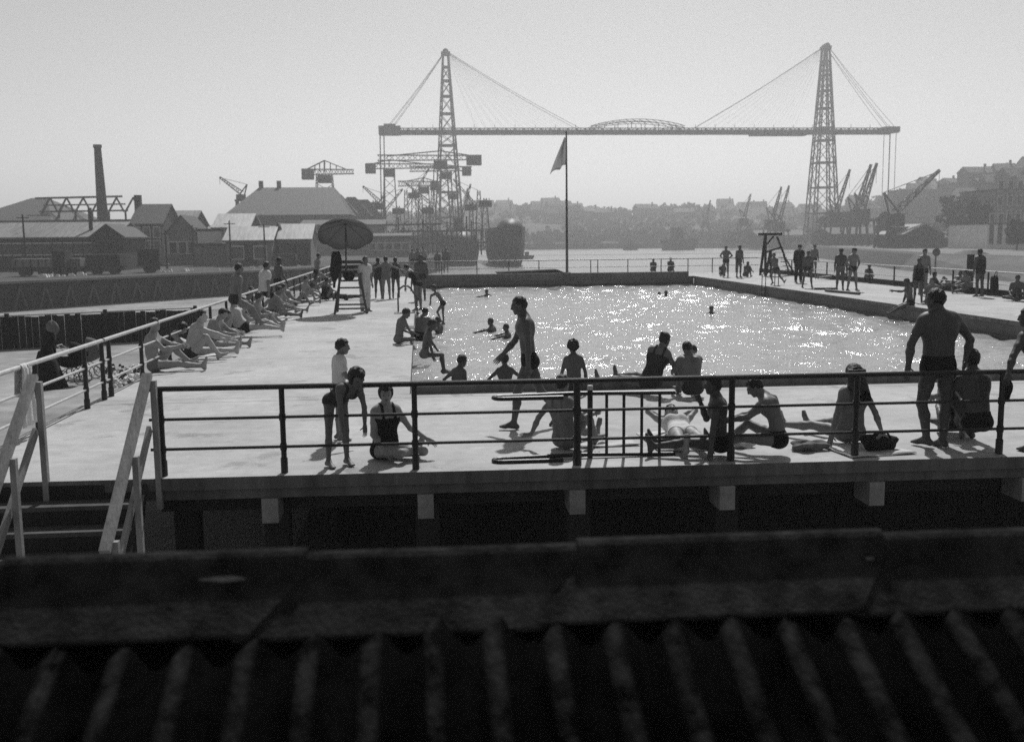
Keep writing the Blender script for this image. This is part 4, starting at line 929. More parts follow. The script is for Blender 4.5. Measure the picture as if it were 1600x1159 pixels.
# wooden tower frame on the right deck
c = P(1205, 431); tx, ty = c.x, c.y; pm = (431-366)/2.4
tf = empty('wooden_tower_frame', (tx, ty, 0), 'dark timber frame with crossbeam top on the right deck', 'tower frame')
def tp(px, py, dy=0.): return PD(px, py, ty+dy)
for dy in (0., .9):
    MB().bar((tp(1196, 430).x, ty+dy, .0), tp(1196, 366, dy), .12).build('post', M['wood_dark'], tf)
    MB().bar((tp(1205, 428).x, ty+dy, .0), tp(1204, 392, dy), .12).build('post', M['wood_dark'], tf)
    MB().bar(tp(1197, 394, dy), tp(1222, 386, dy), .1).build('brace', M['wood_dark'], tf)
    MB().bar(tp(1198, 382, dy), tp(1209, 369, dy), .08).build('brace', M['wood_dark'], tf)
    MB().bar(tp(1214, 370, dy), tp(1226, 400, dy), .09).build('brace', M['wood_dark'], tf)
    MB().bar(tp(1224, 398, dy), Vector((tp(1243, 430).x, ty+dy, .0)), .07).build('stringer', M['wood_dark'], tf)
MB().box(tp(1194, 366).x, tp(1221, 366).x, ty-.15, ty+1.05, tp(1200, 368).z, tp(1200, 364).z).build('top_beam', M['wood_dark'], tf)
for t in (.15, .35, .55, .75): 
    p_ = lerp(tp(1224, 398), Vector((tp(1243, 430).x, ty, .0)), t); B('step', M['wood_dark'], tf, p_.x-.1, p_.x+.1, ty, ty+.9, p_.z-.02, p_.z+.02)
# upturned raft, flagpole and flag on the far deck
ry = 60.3; x0, x1 = PD(775, 420, ry).x, PD(892, 420, ry).x
MB().hexa([(x0+.25,ry-.6,.002),(x1+.1,ry-.6,.002),(x1+.1,ry+.7,.002),(x0+.25,ry+.7,.002),(x0,ry-.8,.3),(x1-.9,ry-.8,.42),(x1-.9,ry+.9,.42),(x0,ry+.9,.3)]).build('raft', M['wood_dark'], None, label='low dark raft lying on the far deck beside the flagpole', cat='raft')
fp = PD(886, 424, 61.3); tpz = PD(882, 208, 61.3).z
fl = empty('flagpole', (fp.x, 61.3, 0), 'tall thin flagpole on the far deck', 'flagpole')
MB().tube((fp.x, 61.3, .0), (fp.x-.02, 61.3, tpz), .085, .045, 8).build('pole', M['wood_mid'], fl)
MB().tube((fp.x-.02, 61.3, tpz), (fp.x-.02, 61.3, tpz+.1), .08, .03, 8).build('finial', M['wood_mid'], fl)
B('base_block', M['conc_edge'], fl, fp.x-.2, fp.x+.2, 61.1, 61.5, .001, .2)
fx, fz0, fz1 = fp.x-.05, PD(882, 215, 61.3).z, PD(882, 258, 61.3).z
def flagf(u, v):
    z = fz0*(1-v)+fz1*v; w = 1.05*u*(.12+.88*v**1.2); return (fx-w*.9+.05*math.sin(9*u+3*v), 61.3+.16*math.sin(7*u+2*v)*(u > 0), z-.5*u*v**1.5+.06*math.sin(11*u)*v)
cloth('flag', M['flag'], None, flagf, 16, 14, .01, label='limp grey flag drooping from the top of the flagpole', cat='flag')
# small things on the front deck
def towel(name, px, py, w, l, rz_, label, m='towel'):
    c = P(px, py); ca, sa = math.cos(rz_), math.sin(rz_)
    def f(u, v):
        x = (u-.5)*w; y = (v-.5)*l; return (c.x+ca*x-sa*y, c.y+sa*x+ca*y, .014+.008*math.sin(9*u+4*v)+.006*math.sin(13*v))
    return cloth(name, M[m], None, f, 12, 12, .008, label=label, cat='towel', group='towels on the deck')
towel('towel', 1345, 700, .8, .9, .15, 'white towel spread under the long haired woman')
towel('towel', 1060, 690, .75, 1.1, .02, 'white towel under the lying bather')
towel('towel', 945, 692, .7, .5, .1, 'small pale towel on the deck behind the gate bars')
towel('towel', 318, 556, .7, .5, .3, 'pale towel between the big sunbather and his neighbour', 'cloth_white')
towel('towel', 448, 500, .6, .5, .5, 'pale towel near feet of the long legged sunbather', 'cloth_white')
towel('towel', 640, 512, .6, .8, .2, 'grey towel lying near the left pool edge', 'cloth_grey')
c = P(1380, 708); bg = empty('bag', (c.x, c.y, 0), 'black soft bag lying at the foot of front railing', 'bag', 'bags on the deck')
smooth_blob('body', M['cloth_black'], bg, (c.x, c.y+.12, .1), (.2, .13, .095), seed=5)
MB().path([(c.x-.12, c.y+.08, .15), (c.x-.06, c.y+.05, .22), (c.x+.06, c.y+.05, .22), (c.x+.12, c.y+.08, .15)], .012, 6).build('handle', M['cloth_black'], bg)
c = P(1262, 703); smooth_blob('clothes_heap', M['cloth_grey'], None, (c.x, c.y, .05), (.2, .12, .055), noise=.25, seed=9, label='crumpled heap of pale clothes beside the boy in black trunks', cat='clothes')
c = P(1160, 700); smooth_blob('clothes_heap', M['towel'], None, (c.x, c.y+.05, .035), (.14, .1, .04), noise=.2, seed=10, label='small white crumpled cloth between two sitting boys', cat='clothes')
c = PD(1573, 607, 10.27); smooth_blob('cap_in_hand', M['cloth_black'], None, (c.x, 10.26, c.z), (.05, .05, .11), seed=11, label='small black pouch dangling from hand over front railing', cat='pouch')
# towel over the long railing, bag on the right railing
ty_ = 12.55
def hung(u, v):
    w = ty_ + (v-.5)*(.34-.14*(1-abs(2*u-1))) + .015*math.sin(11*v); s = (u-.5)*2
    if abs(s) < .12: return (LX+.033*math.sin(s/.12*math.pi/2), w, RH+.033*math.cos(s/.12*math.pi/2))
    L_ = (abs(s)-.12)*(.82 if s > 0 else .4); return (LX+math.copysign(.04+.02*math.sin(14*v), s), w + L_*.18*(v-.3), RH-L_)
cloth('towel', M['towel'], None, hung, 26, 10, .008, label='pale towel hung over the long railing near the stairs', cat='towel', group='towels on the deck')
c = PD(1555, 436, 33.2); by = P(1555, 436).y
bq = None
for yq in np.arange(28, 45, .1):
    r_ = ray(1555, 430); 
    if abs(r_[0]/r_[1]*yq-21.44) < .06: bq = yq; break
bq = bq or 34.
bgr = empty('bag', (21.42, bq, .3), 'dark bag hanging from the right hand railing', 'bag', 'bags on the deck')
smooth_blob('body', M['cloth_black'], bgr, (21.40, bq, .46), (.1, .24, .3), seed=13)
MB().path([(21.42, bq-.12, .7), (21.45, bq-.03, RH+.02), (21.45, bq+.03, RH+.02), (21.42, bq+.12, .7)], .012, 6).build('strap', M['cloth_black'], bgr)
for (pa, pb, lb) in (((1272, 453), (1309, 453), 'first of two black poles lying on the right deck'), ((1290, 456), (1343, 461), 'second and nearer of two black poles lying on the right deck')):
    a, b = P(*pa), P(*pb); MB().tube(a+Vector((0, 0, .06)), b+Vector((0, 0, .06)), .055, n=8).build('pole', M['black'], None, label=lb, cat='pole', group='poles on the right deck')
# sign post and round canopy table stand beyond the right railing
# headdress and skirt of the person on the sand, pram
nv_ = np.empty(len(nun.data.vertices)*3); nun.data.vertices.foreach_get('co', nv_); nv_ = nv_.reshape(-1, 3); nt_ = nv_[nv_[:, 2].argmax()]; nt_ = wm(nun) @ Vector(nt_)
smooth_blob('headdress', M['cloth_grey'], nun, (nt_.x-.03, nt_.y, nt_.z-.11), (.15, .15, .19), noise=.06, seed=8)
nl = nun.location
def skirt(u, v):
    t = v*2*math.pi; r = .17+.3*u+.02*math.sin(9*t)*u; return (nl.x+math.cos(t)*r, nl.y+math.sin(t)*r, GZ+.95*(1-u)+.01)
cloth('skirt', M['cloth_black'], nun, skirt, 8, 28, .01)
def pram(px, py, label, m, rz_=0.):
    c = P(px, py, GZ); r = empty('pram', (c.x, c.y, GZ), label, 'pram', 'prams on the sand')
    X = lambda x, y, z: (c.x+x, c.y+y, GZ+z)
    vs = []; fs = []; n = 10
    for i in range(n+1):
        t = i/n; x = -.42+.84*t; dpt = .3*math.sin(math.pi*(.15+.7*t))
        for j in range(9):
            q = math.pi*j/8; vs.append(X(x, -math.cos(q)*.2, .72-math.sin(q)*dpt))
    for i in range(n):
        for j in range(8): a = i*9+j; fs.append((a, a+9, a+10, a+1))
    fs += [tuple(range(9)), tuple(range(n*9+8, n*9-1, -1))]
    MB().add(vs, fs).build('body', m, r, smooth=True)
    def hood(u, v):
        q = math.pi*v; a = u*1.5; return X(.05+.38*math.cos(a)-.02, -math.cos(q)*.21, .72+.4*math.sin(q)*(.35+.65*math.sin(a)))
    cloth('hood', m, r, hood, 8, 12, .01)
    for q in (-.2, .2):
        for x in (-.3, .3):
            w = MB()
            w.path([X(x+.17*math.cos(t), q, .172+.17*math.sin(t)) for t in np.linspace(0, 2*math.pi, 17)], .012, 6)
            for t in np.linspace(0, math.pi, 4)[:-1]: w.tube(X(x-.16*math.cos(t), q, .172-.16*math.sin(t)), X(x+.16*math.cos(t), q, .172+.16*math.sin(t)), .005, n=5)
            w.build('wheel', M['black'], r)
        MB().path([X(-.34, q*.8, .17), X(-.1, q*.8, .42), X(.1, q*.8, .42), X(.34, q*.8, .17)], .01, 6).build('spring', M['black'], r)
        MB().tube(X(-.4, q*.9, .68), X(-.68, q*.9, .92), .011, n=6).build('handle_arm', M['steel_light'], r)
    MB().tube(X(-.68, -.2, .92), X(-.68, .2, .92), .014, n=6).build('handle', M['steel_light'], r)
pram(112, 600, 'black pram with folding hood next to the person in black dress', M['cloth_black'])
pram(136, 590, 'pale hooded pram behind the black pram on the sand', M['cloth_grey'])
rs_ = np.random.default_rng(4); rb = MB()
for k in range(150):
    px_, py_ = rs_.uniform(168, 222), rs_.uniform(572, 606); c = P(px_, py_, GZ); r = rs_.uniform(.03, .11)
    if c.x > -5.15: continue
    t = rs_.uniform(0, 6); rb.cur = int(rs_.uniform() < .45)
    rb.add([(c.x+r*math.cos(t+q*1.57), c.y+r*math.sin(t+q*1.57), GZ) for q in range(4)] + [(c.x+.6*r*math.cos(t+.4+q*1.57), c.y+.6*r*math.sin(t+.4+q*1.57), GZ+r*rs_.uniform(.6, 1.1)) for q in range(4)], [(0,1,5,4),(1,2,6,5),(2,3,7,6),(3,0,4,7),(4,5,6,7)])
rb.build('rubble', [M['stone'], M['wood_dark']], label='low bed of pale stones beside the left deck', cat='rubble', kind='stuff')
# board fence beyond the sand
fn = empty('board_fence', (-20, 33, GZ), 'dark tarred board fence with pale top rail beyond the sand', 'fence')
fa, fb = Vector((-32, 28.5, GZ)), Vector((-8.6, 39.3, GZ)); fd = (fb-fa); fL = fd.length; fdn = fd.normalized(); fnr = Vector((fdn.y, -fdn.x, 0)); t = 0; n = 0
shared = []
for k in range(6):
    w = .17+.012*k; h = 1.1+.02*((k*7) % 5)
    me = bpy.data.meshes.new('board'); me.from_pydata([(-w/2+.002,-.012,0),(w/2-.002,-.012,0),(w/2-.002,.012,0),(-w/2+.002,.012,0),(-w/2+.002,-.012,h),(w/2-.002,-.012,h-.01),(w/2-.002,.012,h-.01),(-w/2+.002,.012,h)], [], [(0,3,2,1),(4,5,6,7),(0,1,5,4),(1,2,6,5),(2,3,7,6),(3,0,4,7)]); me.materials.append(M['wood_dark']); shared.append((w, me))
ang = math.atan2(fdn.y, fdn.x)
while t < fL:
    w, me = shared[random.randrange(6)]; p_ = fa + fdn*(t+w/2) + fnr*random.uniform(-.008, .008)
    o = bpy.data.objects.new('board', me); link(o, fn); o.location = p_ - fn.location; o.rotation_euler = (0, random.uniform(-.006, .006), ang); t += w; n += 1
    if n > 280: break
MB().bar(fa+Vector((0, 0, 1.17))-fnr*.02, fb+Vector((0, 0, 1.17))-fnr*.02, .12, .05).build('top_rail', M['steel_light'], fn)
for k in range(9):
    p_ = lerp(fa, fb, k/8)+fnr*.08; MB().box(p_.x-.06, p_.x+.06, p_.y-.06, p_.y+.06, GZ, GZ+1.26).build('post', M['wood_dark'], fn)

# ================================================================== LEFT BANK
QZ = -1.2
left_line = [(-75,41), (-37,91), (-18,116), (-3,146), (5,200), (9,280), (10,420), (-20,560)]
MB().poly(left_line + [(-1500,560), (-1500,41)], -7, QZ).build('quay_left', M['land'], **struct)
qw = empty('quay_wall', (-37, 91, RZ), 'dark timber quay wall with slanting braces across the basin', 'quay wall')
for (a, b) in zip(left_line[:3], left_line[1:4]):
    a = Vector((*a, 0)); b = Vector((*b, 0)); d = (b-a).normalized(); nn = Vector((d.y, -d.x, 0)); L_ = (b-a).length
    MB().bar(a+nn*.35+Vector((0, 0, QZ+.05)), b+nn*.35+Vector((0, 0, QZ+.05)), .5, .22).build('coping', M['road'], qw)
    MB().bar(a+nn*.1+Vector((0, 0, (RZ+QZ)/2-.3)), b+nn*.1+Vector((0, 0, (RZ+QZ)/2-.3)), .3, QZ-RZ+.5).build('face', M['quay'], qw)
    t = .6; k = 0
    while t < L_-1:
        p_ = a+d*t+nn*.5
        MB().bar(p_+Vector((0, 0, RZ-.1)), p_+d*(.75 if k % 2 else -.75)+Vector((0, 0, QZ-.5)), .16).build('brace', M['quay_brace'], qw); t += 1.55 if k % 2 else .9; k += 1
MB().add([(x+ox, y+oy, RZ+.35 if ox == 0 else RZ+.02) for ox, oy in ((0, 0), (10, -7)) for x, y in left_line[:4]], [(0, 4, 5, 1), (1, 5, 6, 2), (2, 6, 7, 3)]).build('mud_bank', M['sand'], **struct)
# ---- buildings
def gpt(px, py, y): return PD(px, py, y)
def building(name, label, cat, px0, px1, eave, ridge, Y, depth, roof='gx', wall_m='brick', roof_m='slate', z0=QZ, wins=None, chim=None, group='buildings on the left bank', door=None, wz=None):
    a = gpt(px0, eave, Y); b = gpt(px1, eave, Y); x0, x1 = a.x, b.x; ze = (a.z+b.z)/2; zr = gpt((px0+px1)/2, ridge, Y+(depth/2 if roof in ('gx', 'hip') else 0)).z
    y0, y1 = Y, Y+depth; r = empty(name, ((x0+x1)/2, (y0+y1)/2, z0), label, cat, group); xm, ym = (x0+x1)/2, (y0+y1)/2
    w = MB()
    if roof == 'gx': w.add([(x0,y0,z0),(x1,y0,z0),(x1,y1,z0),(x0,y1,z0),(x0,y0,ze),(x1,y0,ze),(x1,y1,ze),(x0,y1,ze),(x0,ym,zr),(x1,ym,zr)], [(0,3,2,1),(0,1,5,4),(2,3,7,6),(1,2,6,9,5),(3,0,4,8,7)])
    elif roof == 'gy': w.add([(x0,y0,z0),(x1,y0,z0),(x1,y1,z0),(x0,y1,z0),(x0,y0,ze),(x1,y0,ze),(x1,y1,ze),(x0,y1,ze),(xm,y0,zr),(xm,y1,zr)], [(0,3,2,1),(0,1,5,8,4),(1,2,6,5),(2,3,7,9,6),(3,0,4,7)])
    else: w.box(x0, x1, y0, y1, z0, ze)
    w.build('wall', M[wall_m], r)
    o = .35; t = .18; rf = MB()
    if roof == 'gx':
        sl = (zr-ze)/(ym-y0)
        for s, yy_ in ((-1, y0), (1, y1)):
            rf.hexa([(x0-o,yy_+s*o,ze-sl*o+.02),(x1+o,yy_+s*o,ze-sl*o+.02),(x1+o,ym,zr+.02),(x0-o,ym,zr+.02),(x0-o,yy_+s*o,ze-sl*o+t+.02),(x1+o,yy_+s*o,ze-sl*o+t+.02),(x1+o,ym,zr+t+.02),(x0-o,ym,zr+t+.02)])
    elif roof == 'gy':
        sl = (zr-ze)/(xm-x0)
        for s, xx in ((-1, x0), (1, x1)):
            rf.hexa([(xx+s*o,y0-o,ze-sl*o+.02),(xm,y0-o,zr+.02),(xm,y1+o,zr+.02),(xx+s*o,y1+o,ze-sl*o+.02),(xx+s*o,y0-o,ze-sl*o+t+.02),(xm,y0-o,zr+t+.02),(xm,y1+o,zr+t+.02),(xx+s*o,y1+o,ze-sl*o+t+.02)])
    elif roof == 'hip':
        k = min(depth/2, (x1-x0)*.4) if x1-x0 < 20 else (x1-x0)*.17; rf.add([(x0-o,y0-o,ze+.02),(x1+o,y0-o,ze+.02),(x1+o,y1+o,ze+.02),(x0-o,y1+o,ze+.02),(x0+k,ym,zr),(x1-k,ym,zr)], [(0,1,5,4),(1,2,5),(2,3,4,5),(3,0,4),(0,3,2,1)])
    else: rf.box(x0-o*.5, x1+o*.5, y0-o*.5, y1+o*.5, ze+.002, ze+.3)
    rfo = rf.build('roof', M[roof_m], r)
    if chim:
        for px in chim: c = gpt(px, ridge, ym); B('chimney', M['brick'], rfo, c.x-.5, c.x+.5, ym-.4, ym+.4, ze, max(zr, ze)+1.6)
    for wn in (wins or []):
        n, rows, ww, wh = wn[:4]; lo_, hi_ = (wn[4:6] if len(wn) > 4 else (z0+.8, ze-.6))
        for i in range(n):
            for j in range(rows):
                wx = x0+(x1-x0)*(i+.5)/n; wzc = lo_+(hi_-lo_)*(j+.5)/rows
                f = MB().box(wx-ww/2-.1, wx+ww/2+.1, y0-.09, y0-.004, wzc-wh/2-.12, wzc+wh/2+.12)
                f = f.build('window', M['stone'], r); B('pane', M['glass_dark'], f, wx-ww/2, wx+ww/2, y0-.12, y0-.095, wzc-wh/2, wzc+wh/2)
    for dn in (door or []):
        dx_ = x0+(x1-x0)*dn; B('door', M['wood_dark'], r, dx_-1.1, dx_+1.1, y0-.07, y0-.004, z0+.02, min(z0+3, ze-.3))
    if roof == 'gx': MB().tube((x0-.3, y0-o-.06, ze-.12), (x1+.3, y0-o-.06, ze-.12), .09, n=6).build('gutter', M['slate'], rfo)
    return r
building('long_shed', 'long dark shed with pale roof on the left quay', 'shed', -30, 176, 372, 350, 128, 14, 'gx', 'brick', 'zinc', door=(.2, .45, .72), wins=[(13, 1, 1.1, 1.3, .3, 2.6)])
building('gabled_shed', 'dark gabled workshop at the end of long shed', 'shed', 143, 192, 370, 352, 126, 10, 'gy', 'brick', 'slate', door=(.5,))
building('factory_hall', 'dark factory hall with hipped roof at the left edge', 'factory', -60, 78, 345, 310, 190, 34, 'hip', 'brick', 'slate')
building('low_factory', 'low dark factory wall below the bare roof trusses', 'factory', 60, 205, 346, 343, 186, 20, 'flat', 'brick', 'slate')
building('gabled_house', 'sooty house with steep slate roof and chimney', 'house', 205, 252, 350, 321, 160, 12, 'gx', 'brick', 'slate', chim=(216,), wins=[(3, 2, .9, 1.5, .5, 4.6)])
building('gabled_house', 'house with pale roof slope behind the sooty house', 'house', 250, 300, 352, 331, 168, 12, 'gx', 'brick', 'zinc')
building('gabled_house', 'small gabled house with arched front near white wall', 'house', 262, 306, 362, 338, 148, 9, 'gy', 'brick_pale', 'slate', wins=[(3, 1, 1.0, 1.6)])
building('white_house', 'white walled house with one dark window on left quay', 'house', 308, 346, 361, 357, 142, 8, 'flat', 'white_wall', 'slate', wins=[(1, 1, .9, 1.3, 0.8, 1.8)])
building('brick_base', 'dull workshop front under the white house wall', 'workshop', 303, 352, 384, 382, 140.5, 1.2, 'flat', 'brick_pale', 'slate')
building('gabled_shed', 'shed with steep gable beside white house', 'shed', 334, 388, 356, 336, 150, 11, 'gx', 'brick', 'zinc_bright')
building('gabled_shed', 'shed with bright sloping sheet roof right of white house', 'shed', 352, 424, 376, 356, 138, 9, 'gx', 'brick_pale', 'zinc_bright', wins=[(2, 1, 1.6, 1.6)], door=(.5,))
building('gabled_shed', 'second shed with bright sheet roof near the railing', 'shed', 436, 484, 374, 352, 140, 9, 'gx', 'brick_pale', 'zinc_bright', door=(.3, .75))
building('gabled_shed', 'dark end shed between two bright roofs', 'shed', 424, 446, 368, 350, 143, 9, 'gy', 'brick', 'slate')
building('shipyard_hall', 'big shipyard hall with wide dark hipped roof', 'shipyard hall', 352, 545, 336, 293, 235, 40, 'hip', 'brick', 'slate', chim=(408, 436))
for k, px in enumerate((492, 515, 537, 556)):
    building('saw_tooth_hall', ('first', 'second', 'third', 'last')[k] + ' saw tooth bay beside the big shipyard hall', 'shipyard hall', px-20, px+42, 332+k*3, 300+k*4, 250+k*9, 8, 'hip', 'brick', 'slate')
building('yard_shed', 'long low yard building under the cranes', 'shed', 470, 600, 352, 345, 215, 15, 'gx', 'brick_pale', 'slate')
building('yard_shed', 'grey yard block behind the parasol', 'shed', 575, 640, 370, 366, 190, 14, 'gx', 'brick_pale', 'slate', wins=[(5, 1, 1.2, 1.2)])
building('yard_shed', 'dark gabled slipway shed near the ship', 'shed', 640, 700, 372, 362, 235, 12, 'gy', 'brick_pale', 'slate')
# chimney, roof skeleton, pipe
c0, c1 = gpt(162, 347, 182), gpt(155.5, 231, 182)
ch = empty('factory_chimney', (c0.x, 182, QZ), 'tall tapering factory chimney on the left bank', 'chimney')
MB().tube((c0.x, 182, QZ), (c0.x-.25, 182, c1.z), 1.15, .58, 14).build('shaft', M['brick'], ch, smooth=False)
MB().tube((c0.x-.25, 182, c1.z), (c0.x-.25, 182, c1.z+.5), .72, .7, 14).build('cap', M['brick'], ch)
MB().tube((gpt(143, 372, 131).x, 131, 2), gpt(140, 325, 131), .25, n=8).build('stove_pipe', M['black'], None, label='thin black stove pipe on the long shed roof', cat='pipe')
sk_ = empty('roof_skeleton', (gpt(130, 345, 196).x, 196, QZ), 'bare steel roof trusses behind the factory chimney', 'roof frame')
def sp(px, py, y): return gpt(px, py, y)
for yv in (196, 212):
    MB().bar(sp(55, 310, yv), sp(191, 307, yv), .35).build('ridge_beam', M['iron'], sk_); MB().bar(sp(62, 331, yv), sp(200, 329, yv), .3).build('eave_beam', M['iron'], sk_)
    MB().bar(sp(68, 321, yv), sp(196, 319, yv), .25).build('purlin', M['iron'], sk_)
    for k in range(6):
        px = 66+26*k; MB().bar(sp(px+12, 309, yv), sp(px, 331, yv), .28).build('rafter', M['iron'], sk_); MB().bar(sp(px+12, 309, yv), sp(px+24, 331, yv), .28).build('rafter', M['iron'], sk_)
        b_ = sp(px, 331, yv); MB().bar((b_.x, yv, QZ), b_, .3).build('column', M['iron'], sk_)
for k in range(6):
    px = 66+26*k; MB().bar(sp(px+12, 309, 196), sp(px+12, 309, 212), .25).build('tie', M['iron'], sk_)
# wagons on the quay
def wagon(px0, px1, py0, py1, Y, m, label):
    a, b = gpt(px0, py0, Y), gpt(px1, py1, Y); r = empty('goods_wagon', ((a.x+b.x)/2, Y, QZ), label, 'wagon', 'wagons on the left quay')
    B('body', m, r, a.x, b.x, Y, Y+2.4, QZ+.95, max(a.z, QZ+1.6)); B('underframe', M['black'], r, a.x-.2, b.x+.2, Y+.2, Y+2.2, QZ+.72, QZ+.94)
    for x in (a.x+.9, b.x-.9):
        for y in (Y+.35, Y+1.95): MB().tube((x, y-.06, QZ+.45), (x, y+.06, QZ+.45), .45, n=14).build('wheel', M['black'], r)
    for k in range(5):
        x = a.x+(b.x-a.x)*(k+.5)/5; MB().box(x-.05, x+.05, Y-.05, Y-.003, QZ+.97, max(a.z, QZ+1.6)-.03).build('stake', M['wood_dark'], r)
wagon(18, 78, 405, 420, 108, M['brick_pale'], 'pale open wagon at the left end of the quay')
wagon(80, 102, 392, 420, 109, M['wood_dark'], 'tall dark wagon between the pale wagons')
wagon(103, 126, 404, 420, 110, M['brick_pale'], 'short pale wagon right of the tall dark wagon')
wagon(132, 188, 398, 420, 112, M['wood_dark'], 'long dark wagon with pale roof edge on the quay')
wagon(214, 250, 389, 420, 116, M['wood_dark'], 'big dark wagon before the sooty house')
wagon(430, 462, 402, 412, 136, M['wood_dark'], 'low dark wagon below the bright shed roofs')
rs_ = np.random.default_rng(11)
for k in range(34):
    px = rs_.uniform(62, 140) if k < 12 else (rs_.uniform(240, 310) if k < 26 else rs_.uniform(335, 470)); Y = 100+px*.065+rs_.uniform(0, 3)
    c = gpt(px, 420, Y); s_ = rs_.uniform(.18, .4)
    x, y = c.x, Y
    MB().add([(x-s_,y-s_*.6,QZ),(x+s_,y-s_*.6,QZ),(x+s_*.9,y+s_*.6,QZ),(x-s_,y+s_*.6,QZ),(x-s_*.7,y-s_*.4,QZ+s_*.9),(x+s_*.6,y-s_*.4,QZ+s_),(x+s_*.6,y+s_*.4,QZ+s_*.8),(x-s_*.6,y+s_*.4,QZ+s_*.9)], [(0,1,5,4),(1,2,6,5),(2,3,7,6),(3,0,4,7),(4,5,6,7)]).build('stone_block', M['stone'], None, label='pale rough stone block lying along the left quay edge', cat='stone block', group='stone blocks on the left quay')

# ================================================================== LATTICE HELPERS, CRANES
def lattice(mb, a, b, w0, w1, n, t, lace=None, up=(0, 0, 1)):
    a = Vector(a); b = Vector(b); d = (b-a).normalized(); up = Vector(up)
    if abs(d.dot(up)) > .95: up = Vector((0, 1, 0))
    x = d.cross(up).normalized(); u = x.cross(d).normalized(); cs = [(-1,-1), (1,-1), (1,1), (-1,1)]; lace = lace or t*.6
    pt = lambda s, c: lerp(a, b, s) + (x*c[0]+u*c[1])*((w0*(1-s)+w1*s)/2)
    for c in cs: mb.bar(pt(0, c), pt(1, c), t)
    for i in range(n):
        s0, s1 = i/n, (i+1)/n
        for k in range(4):
            c, e = cs[k], cs[(k+1) % 4]
            if i % 2: c, e = e, c
            mb.bar(pt(s0, c), pt(s1, e), lace)
    return mb
def jib_crane(label, tip, foot, Y, base_py=388, body=8., w=1.0, cab=True, group='jib cranes on the right quay', z0=-1.3):
    f = gpt(*foot, Y); t = gpt(*tip, Y); r = empty('jib_crane', (f.x, Y, z0), label, 'crane', group); s = body/8.
    pz = f.z
    lattice(MB(), f, t, 1.1*w, .35*w, 10, .2*w).build('jib', M['crane'], r)
    top = Vector((f.x+(-2.6*s if t.x > f.x else 2.6*s), Y, pz+4.2*s))
    MB().bar(f+Vector((-1.2*s, 0, -.4)), top, .3*w).bar(f+Vector((1.2*s, 0, -.4)), top, .3*w).build('mast', M['crane'], r)
    MB().tube(top, lerp(f, t, .96), .07*w, n=5).build('luffing_cable', M['crane'], r); MB().tube(t, t+Vector((0, 0, -(t.z-f.z)*.45)), .05*w, n=5).build('hook_cable', M['crane'], r)
    B('machine_house', M['crane'], r, f.x-2.6*s, f.x+1.6*s, Y-1.5*s, Y+1.5*s, pz-3.*s, pz-.3)
    B('portal_beam', M['crane'], r, f.x-3.2*s, f.x+3.2*s, Y-2.5*s, Y+2.5*s, pz-3.9*s, pz-3.05*s)
    for q in (-1, 1):
        for e in (-1, 1): MB().bar((f.x+q*2.4*s, Y+e*2.2*s, pz-3.9*s), (f.x+q*3.1*s, Y+e*2.6*s, z0), .45*w).build('leg', M['crane'], r)
    return r
def hammerhead(label, tx, Y, jib_y, apex_y, left, right, cw, ww=5., z0=QZ, cwh=2.6):
    """tower at pixel column tx, jib between pixel columns left and right, counterweight cw = (px0, px1)"""
    j = gpt(tx, jib_y, Y); r = empty('hammerhead_crane', (j.x, Y, z0), label, 'crane', 'shipyard cranes on the left bank'); ap = gpt(tx, apex_y, Y)
    lattice(MB(), (j.x, Y, z0), (j.x, Y, j.z), ww, ww*.6, 8, .26).build('tower', M['crane'], r)
    a, b = gpt(left, jib_y, Y), gpt(right, jib_y, Y); a.z = b.z = j.z+.6
    lattice(MB(), a, b, 1.6, 1.2, 18, .22, .14).build('jib', M['crane'], r)
    k = MB()
    for e in (-.8, .8):
        k.bar(lerp(a, j, .15)+Vector((0, e, .6)), ap+Vector((0, e, 0)), .2).bar(ap+Vector((0, e, 0)), lerp(j, b, .8)+Vector((0, e, .6)), .2)
        for s in (.25, .5, .75): k.bar(lerp(j, b, .8*s)+Vector((0, e, .6)), lerp(ap, lerp(j, b, .8), s)+Vector((0, e, .2)), .14); k.bar(lerp(j, lerp(a, j, .15), s)+Vector((0, e, .6)), lerp(ap, lerp(a, j, .15), s)+Vector((0, e, .2)), .14)
    k.bar(j+Vector((0, -.8, .6)), ap+Vector((0, -.8, 0)), .3); k.bar(j+Vector((0, .8, .6)), ap+Vector((0, .8, 0)), .3); k.build('tie_frame', M['crane'], r)
    c0, c1 = gpt(cw[0], jib_y, Y), gpt(cw[1], jib_y, Y); B('counterweight', M['crane'], r, c0.x, c1.x, Y-1.6, Y+1.6, j.z-cwh*.6, j.z+cwh*.5)
    B('cabin', M['crane'], r, j.x-1.8, j.x+1.8, Y-1.4, Y+1.4, j.z-2.6, j.z-.4)
hammerhead('shipyard crane with arched top rising behind the big hall roof', 507, 300, 272, 251, 472, 553, (472, 490), 7)
hammerhead('tall shipyard crane with long jib beside the left bridge tower', 688, 300, 250, 236, 590, 752, (729, 752), 6)
hammerhead('shipyard crane with box counterweight at far left of its jib', 608, 318, 263, 250, 572, 690, (571, 587), 5)
hammerhead('lower shipyard crane behind the left bridge tower', 662, 330, 290, 278, 622, 690, (672, 686), 5)
hammerhead('shipyard crane with short right arm seen through the bridge tower', 697, 325, 267, 258, 640, 737, (722, 736), 5)
for lb, tip, foot, Y in (('slender yard derrick rising above the left roofs', (343, 277), (378, 302), 250), ('slender yard derrick right of the saw tooth hall', (567, 291), (594, 316), 270)):
    jib_crane(lb, tip, foot, Y, body=4., w=.9, group='derricks on the left bank', z0=QZ)
